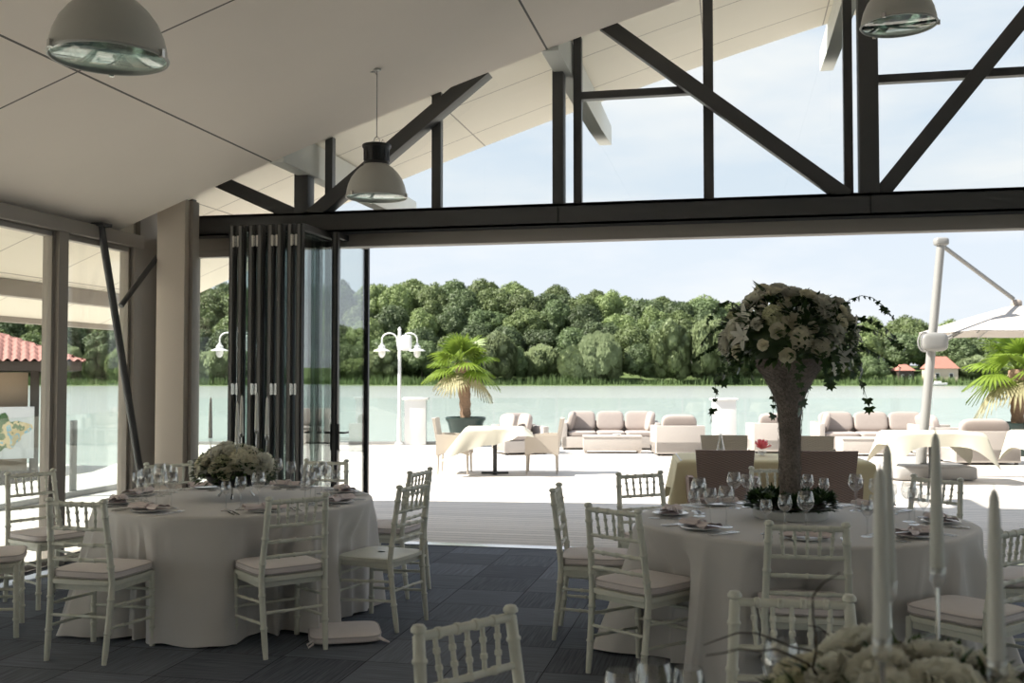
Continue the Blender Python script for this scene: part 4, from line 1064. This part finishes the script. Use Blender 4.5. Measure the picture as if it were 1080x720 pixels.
m.grid(cano(0), 64, 10, cu=True); m.grid(cano(-.012), 64, 10, cu=True, flip=True)
m.build('canopy', 'canopy', e, ang=25)
for k in range(8):
    a = k*PI/4; MB().tube([HUB+Vector((0, 0, -.05)), HUB+Vector((Rr*.97*math.cos(a), Rr*.97*math.sin(a), -.50))], .010, 6).build('rib', 'white_metal', e)

# kiosk with map board
e = E('kiosk', (-13.05, 17.6, -.64), R(37), 'tan kiosk with dark timber and a red tiled roof outside the left windows', 'kiosk')
MB().box((-2.4, 2.2, 1.15), (4.4, 4.0, 2.3)).build('wall', 'kiosk_wall', e)
for x, y in ((-.08, .05), (-2.4, .05), (-4.6, .05), (-.08, 4.3)): MB().box((x, y, 1.18), (.16, .16, 2.36)).build('timber_post', 'brown', e, bevel=.008)
m = MB(); m.box((-2.35, 2.2, 2.42), (6.15, 5.6, .18)); m.build('eaves_board', 'brown', e, bevel=.01)
m = MB(); m.closed = False
ex, ey = 3.14, 2.9; cx0, cy0 = -2.35, 2.2; rise = 1.15
def slope(u, v, k):
    # four hipped slopes, corrugated into tiles
    t = v; w = (u-.5)*2
    half = [ex, ey, ex, ey][k]; dep = [ey, ex, ey, ex][k]
    lx = w*half*(1-t); d = dep*(1-t); z = 2.5+rise*t+.028*math.cos(w*half*(1-t)/.15*2*PI)+.03*(1-((t*14) % 1))
    x, y = [(lx, -d), (d, lx), (-lx, d), (-d, -lx)][k]
    return (cx0+x, cy0+y, z)
for k in range(4): m.grid(lambda u, v: slope(u, v, k), 260, 57)
m.build('tiled_roof', 'tile', e, smooth=True, ang=50)
MB().box((-2.4, -.08, .28), (4.7, .12, .30)).build('plinth', 'brown', e)
e2 = E('map_board', (-13.0, 17.4, -.5), R(37), 'white notice board with a coloured map below the kiosk roof', 'sign')
MB().box((-1.45, 0, 1.02), (2.9, .05, .98)).build('board', 'white', e2, bevel=.006)
m = MB(); rr = random.Random(3); pts = []
for k in range(40):
    a = 2*PI*k/40; r = .30*(1+.22*math.sin(3*a+1)+.15*math.sin(5*a)+.10*math.sin(9*a)); pts.append((-.50+r*1.15*math.cos(a), 1.03+r*1.1*math.sin(a)))
m.add([(x, -.032, z) for x, z in pts]+[(x, -.026, z) for x, z in pts], [tuple(range(40)), tuple(range(79, 39, -1))]+[(i, (i+1) % 40, 40+(i+1) % 40, 40+i) for i in range(40)])
m.build('map_print', 'map', e2, smooth=False)

# ------------------------------------------------------------------ far shore
def hillmax(L): return 17.5-12.5*max(0, min(1, (L-15)/100))
def hz(L, D):
    t = max(0, min(1, (D-283)/52)); return -1.0+.9*min(1, max(0, (D-276)/4))+hillmax(L)*t*t*(3-2*t)
m = MB(); m.closed = False
def hf(u, v):
    L = -330+660*u; D = 274+150*v; x, y = cf(L, D); return (x, y, hz(L, D)+1.0*noise.noise(Vector((L*.05, D*.05, 0)))*min(1, max(0, (D-282)/20)))
m.grid(hf, 120, 40); m.build('far_bank', 'bank'); struct([o for o in col.objects if o.name == 'far_bank'][0], 'grassy wooded bank across the lake', 'bank')
def crown_mesh(name, mat, seed, lobes=24, willow=False):
    """unit crown: radius about 1, height about 2, base at z=0"""
    rr = random.Random(seed); m = MB(); m.closed = False
    bm = bmesh.new(); bmesh.ops.create_icosphere(bm, subdivisions=2, radius=1); iv = [v.co.copy() for v in bm.verts]; bm.verts.ensure_lookup_table(); ifc = [tuple(v.index for v in f.verts) for f in bm.faces]; bm.free()
    L = [(Vector((0, 0, 1.0)), .62)]
    for k in range(lobes):
        z = 1-1.75*(k+.5)/lobes; a = k*2.39996+rr.uniform(-.4, .4); q = math.sqrt(max(0, 1-z*z))
        r = rr.uniform(.20, .40); L.append((Vector((q*math.cos(a)*.66, q*math.sin(a)*.66, 1.02+z*.68)), r))
    for c, r in L:
        off = Vector((rr.uniform(0, 50),)*3)
        vs = []
        for v in iv:
            n = noise.noise(v*2.6+off)*.22+noise.noise(v*6+off)*.16; s = r*(1+n)
            vs.append(c+Vector((v.x*s, v.y*s, v.z*s*(1.25 if willow else .92))))
        m.add(vs, ifc)
        for k in range(560):
            v = Vector((rr.gauss(0, 1), rr.gauss(0, 1), rr.gauss(0, 1)+.3)).normalized(); p = c+v*r*rr.uniform(.95, 1.34)
            d = Vector((rr.gauss(0, 1), rr.gauss(0, 1), rr.gauss(0, 1))).normalized(); s = d.cross(v).normalized() if d.cross(v).length > .05 else d.orthogonal(); L1 = rr.uniform(.03, .08)
            if willow: d = (d*.3+Vector((0, 0, -1))).normalized(); s = d.orthogonal().normalized(); L1 *= 1.3
            m.add([p-d*L1, p+s*L1*.6, p+d*L1, p-s*L1*.6], [(0, 1, 2, 3)])
    return m.mesh(name, mat, ang=180)
crowns = {'a': [crown_mesh('tree_crown', 'tree_a', s) for s in (1, 2, 3)], 'b': [crown_mesh('tree_crown', 'tree_b', s) for s in (4, 5)], 'c': [crown_mesh('tree_crown', 'tree_c', s, 20, True) for s in (6, 7)]}
tk = MB().tube([(0, 0, 0), (.02, .01, .5), (0, 0, 1)], [.05, .035, .02], 8); tk.tube([(0, 0, .45), (.12, .05, .8)], [.025, .012], 6); tk.tube([(0, 0, .5), (-.12, .08, .85)], [.025, .012], 6)
trunk_me = tk.mesh('tree_trunk', 'bark')
rt = random.Random(12); TL = {'a': ('mid green broadleaf tree in the wood across the lake', 'mid green trees of the far wood'), 'b': ('dark green broadleaf tree in the wood across the lake', 'dark trees of the far wood'), 'c': ('pale rounded willow at the water edge across the lake', 'pale willows along the far shore')}
def tree(L, D, H, w, kind):
    x, y = cf(L, D); z = hz(L, D)-.3
    e = E('broadleaf_tree' if kind != 'c' else 'willow_tree', (x, y, z), rt.uniform(0, 6.28), TL[kind][0], 'tree', TL[kind][1])
    o = bpy.data.objects.new('tree_crown', rt.choice(crowns[kind])); col.objects.link(o); o.parent = e
    base = H*.10 if kind != 'c' else H*.02; o.location = (0, 0, base); o.scale = (w/2, w/2*rt.uniform(.85, 1.15), (H-base)/1.95)
    t = bpy.data.objects.new('tree_trunk', trunk_me); col.objects.link(t); t.parent = e; t.scale = (H*.25, H*.25, H*.7)
rows = [(286, 9.5, 9, 10, 'cab'), (297, 12, 9, 11.5, 'abb'), (309, 13, 9.5, 12, 'aab'), (322, 13.5, 10, 12.5, 'aab'), (337, 14, 10.5, 13, 'aba')]
nt_ = 0
for ri, (D, H, sp, w, kinds) in enumerate(rows):
    L = -182-rt.uniform(0, 4)
    while L < 182:
        d = D+rt.uniform(-4, 4); h = H*rt.uniform(.9, 1.14); ww = w*rt.uniform(.85, 1.2)
        kd = rt.choice(kinds)
        if ri == 0 and L > 45: h *= .82
        if ri == 0: kd = 'c' if rt.random() < .45 else rt.choice('ab')
        if not (ri <= 1 and 103 < L < 127): tree(L, d, h, ww, kd); nt_ += 1
        L += sp*rt.uniform(.8, 1.2)*(1.0 if ri < 4 else 1.1)
# a large pale willow group that stands out right of centre
for L, h, w in ((44, 16, 13), (54, 17, 14), (-4, 13, 12), (-14, 12, 12), (24, 14, 12)): tree(L, 282.5, h, w, 'c')
# reeds
m = MB(); m.closed = False; rr = random.Random(8)
for k in range(9000):
    L = rr.uniform(-200, 200); D = rr.uniform(276.5, 281); x, y = cf(L, D); h = rr.uniform(1.0, 2.4)*(1+.3*math.sin(L*.13)); a = rr.uniform(0, PI); w = rr.uniform(.08, .22); z = hz(L, D)-.1
    lx, ly = rr.uniform(-.3, .3), rr.uniform(-.3, .3)
    m.add([(x-w*math.cos(a), y-w*math.sin(a), z), (x+w*math.cos(a), y+w*math.sin(a), z), (x+lx, y+ly, z+h)], [(0, 1, 2)])
r_ = m.build('reeds', 'reed', ang=180); tag(r_, 'belt of green reeds along the far water edge', 'reeds', None, 'stuff')
# houses
def house(L, D, w, d, h, rise, label, mat):
    x, y = cf(L, D); e = E('lakeside_house', (x, y, hz(L, D)-.2), R(12), label, 'house')
    MB().box((0, 0, h/2), (w, d, h)).build('wall', mat, e)
    m = MB(); o = .4; m.add([(-w/2-o, -d/2-o, h-.1), (w/2+o, -d/2-o, h-.1), (w/2+o, d/2+o, h-.1), (-w/2-o, d/2+o, h-.1), (-w*.25, 0, h+rise), (w*.25, 0, h+rise)], [(0, 1, 5, 4), (1, 2, 5), (2, 3, 4, 5), (3, 0, 4), (0, 3, 2, 1)]); m.build('roof', 'houseroof', e, smooth=False)
    for k in (-1, 1):
        f = MB().box((k*w*.25, -d/2-.02, h*.5), (w*.16, .08, h*.35)).build('window', 'white', e); MB().box((k*w*.25, -d/2-.07, h*.5), (w*.12, .03, h*.29)).build('window_glass', 'black', f, smooth=False)
    MB().box((w*.2, .5, h+rise*.8), (.5, .5, 1.2)).build('chimney', mat, e)
house(117.5, 284, 7.5, 6, 4.2, 3.2, 'cream house with a faded red roof on the far shore beside the umbrella', 'housewall')
house(107, 283, 4.2, 5, 3.6, 1.6, 'small brown boathouse with a red roof on the far shore left of the mast', 'brown')
x, y = cf(112.5, 274); e = E('moored_boat', (x, y, -.9), R(12), 'small white boat moored before the far houses', 'boat')
m = MB(); m.grid(lambda u, v: ((u-.5)*5.5, (v-.5)*1.7*math.sin(PI*(.08+.84*u))**.6, .05+.65*abs(2*v-1)**2+.2*abs(2*u-1)**3), 20, 9); m.grid(lambda u, v: ((u-.5)*5.3, (v-.5)*1.6*math.sin(PI*(.08+.84*u))**.6, .60+.15*abs(2*u-1)**3), 20, 5); m.closed = False; m.build('hull', 'white', e)
MB().box((.3, 0, .95), (1.6, 1.1, .6)).build('cabin', 'white', e, bevel=.08)

# ------------------------------------------------------------------ light, sky, camera
w = bpy.data.worlds.new('World'); sc.world = w; w.use_nodes = True; nt = w.node_tree; N = nt.nodes; L = nt.links
bg = N['Background']; tc = N.new('ShaderNodeTexCoord'); sp = N.new('ShaderNodeSeparateXYZ'); L.new(tc.outputs['Generated'], sp.inputs[0])
cr = N.new('ShaderNodeValToRGB'); el = cr.color_ramp.elements; el[0].position = .0; el[0].color = (.74, .79, .83, 1); el[1].position = .55; el[1].color = (.47, .60, .80, 1)
x = el.new(.16); x.color = (.66, .745, .84, 1)
L.new(sp.outputs[2], cr.inputs[0])
mp = N.new('ShaderNodeMapping'); mp.inputs['Scale'].default_value = (1.6, 1.6, 5.5); mp.inputs['Location'].default_value = (.4, 1.1, .2); L.new(tc.outputs['Generated'], mp.inputs[0])
n = N.new('ShaderNodeTexNoise'); n.inputs['Scale'].default_value = 2.0; n.inputs['Detail'].default_value = 7; n.inputs['Roughness'].default_value = .55; L.new(mp.outputs[0], n.inputs['Vector'])
c2 = N.new('ShaderNodeValToRGB'); c2.color_ramp.elements[0].position = .40; c2.color_ramp.elements[1].position = .68; L.new(n.outputs['Fac'], c2.inputs[0])
mx = N.new('ShaderNodeMix'); mx.data_type = 'RGBA'; L.new(c2.outputs[0], mx.inputs['Factor']); L.new(cr.outputs[0], mx.inputs['A']); mx.inputs['B'].default_value = (.86, .87, .88, 1)
L.new(mx.outputs['Result'], bg.inputs['Color']); bg.inputs['Strength'].default_value = .56
sd = bpy.data.lights.new('Sun', 'SUN'); sd.energy = 5.8; sd.angle = R(.8); sd.color = (1, .95, .86)
so = bpy.data.objects.new('Sun', sd); col.objects.link(so); so.location = (-20, -8, 22)
so.rotation_euler = Vector((1.0, .40, -1.05)).to_track_quat('-Z', 'Y').to_euler()
cd = bpy.data.cameras.new('Camera'); cam = bpy.data.objects.new('Camera', cd); col.objects.link(cam)
cam.location = (0, 0, 1.58); cam.rotation_euler = (R(90)+math.atan(37/1090), 0, R(12)); cd.sensor_width = 36; cd.lens = 36*1090/1080; cd.clip_end = 2000; cd.clip_start = .05
cd.dof.use_dof = True; cd.dof.focus_distance = 6.6; cd.dof.aperture_fstop = 4.5
sc.camera = cam
vs_ = sc.view_settings; vs_.view_transform = 'Standard'; vs_.look = 'None'; vs_.gamma = 1; vs_.exposure = 1.08; vs_.use_curve_mapping = False
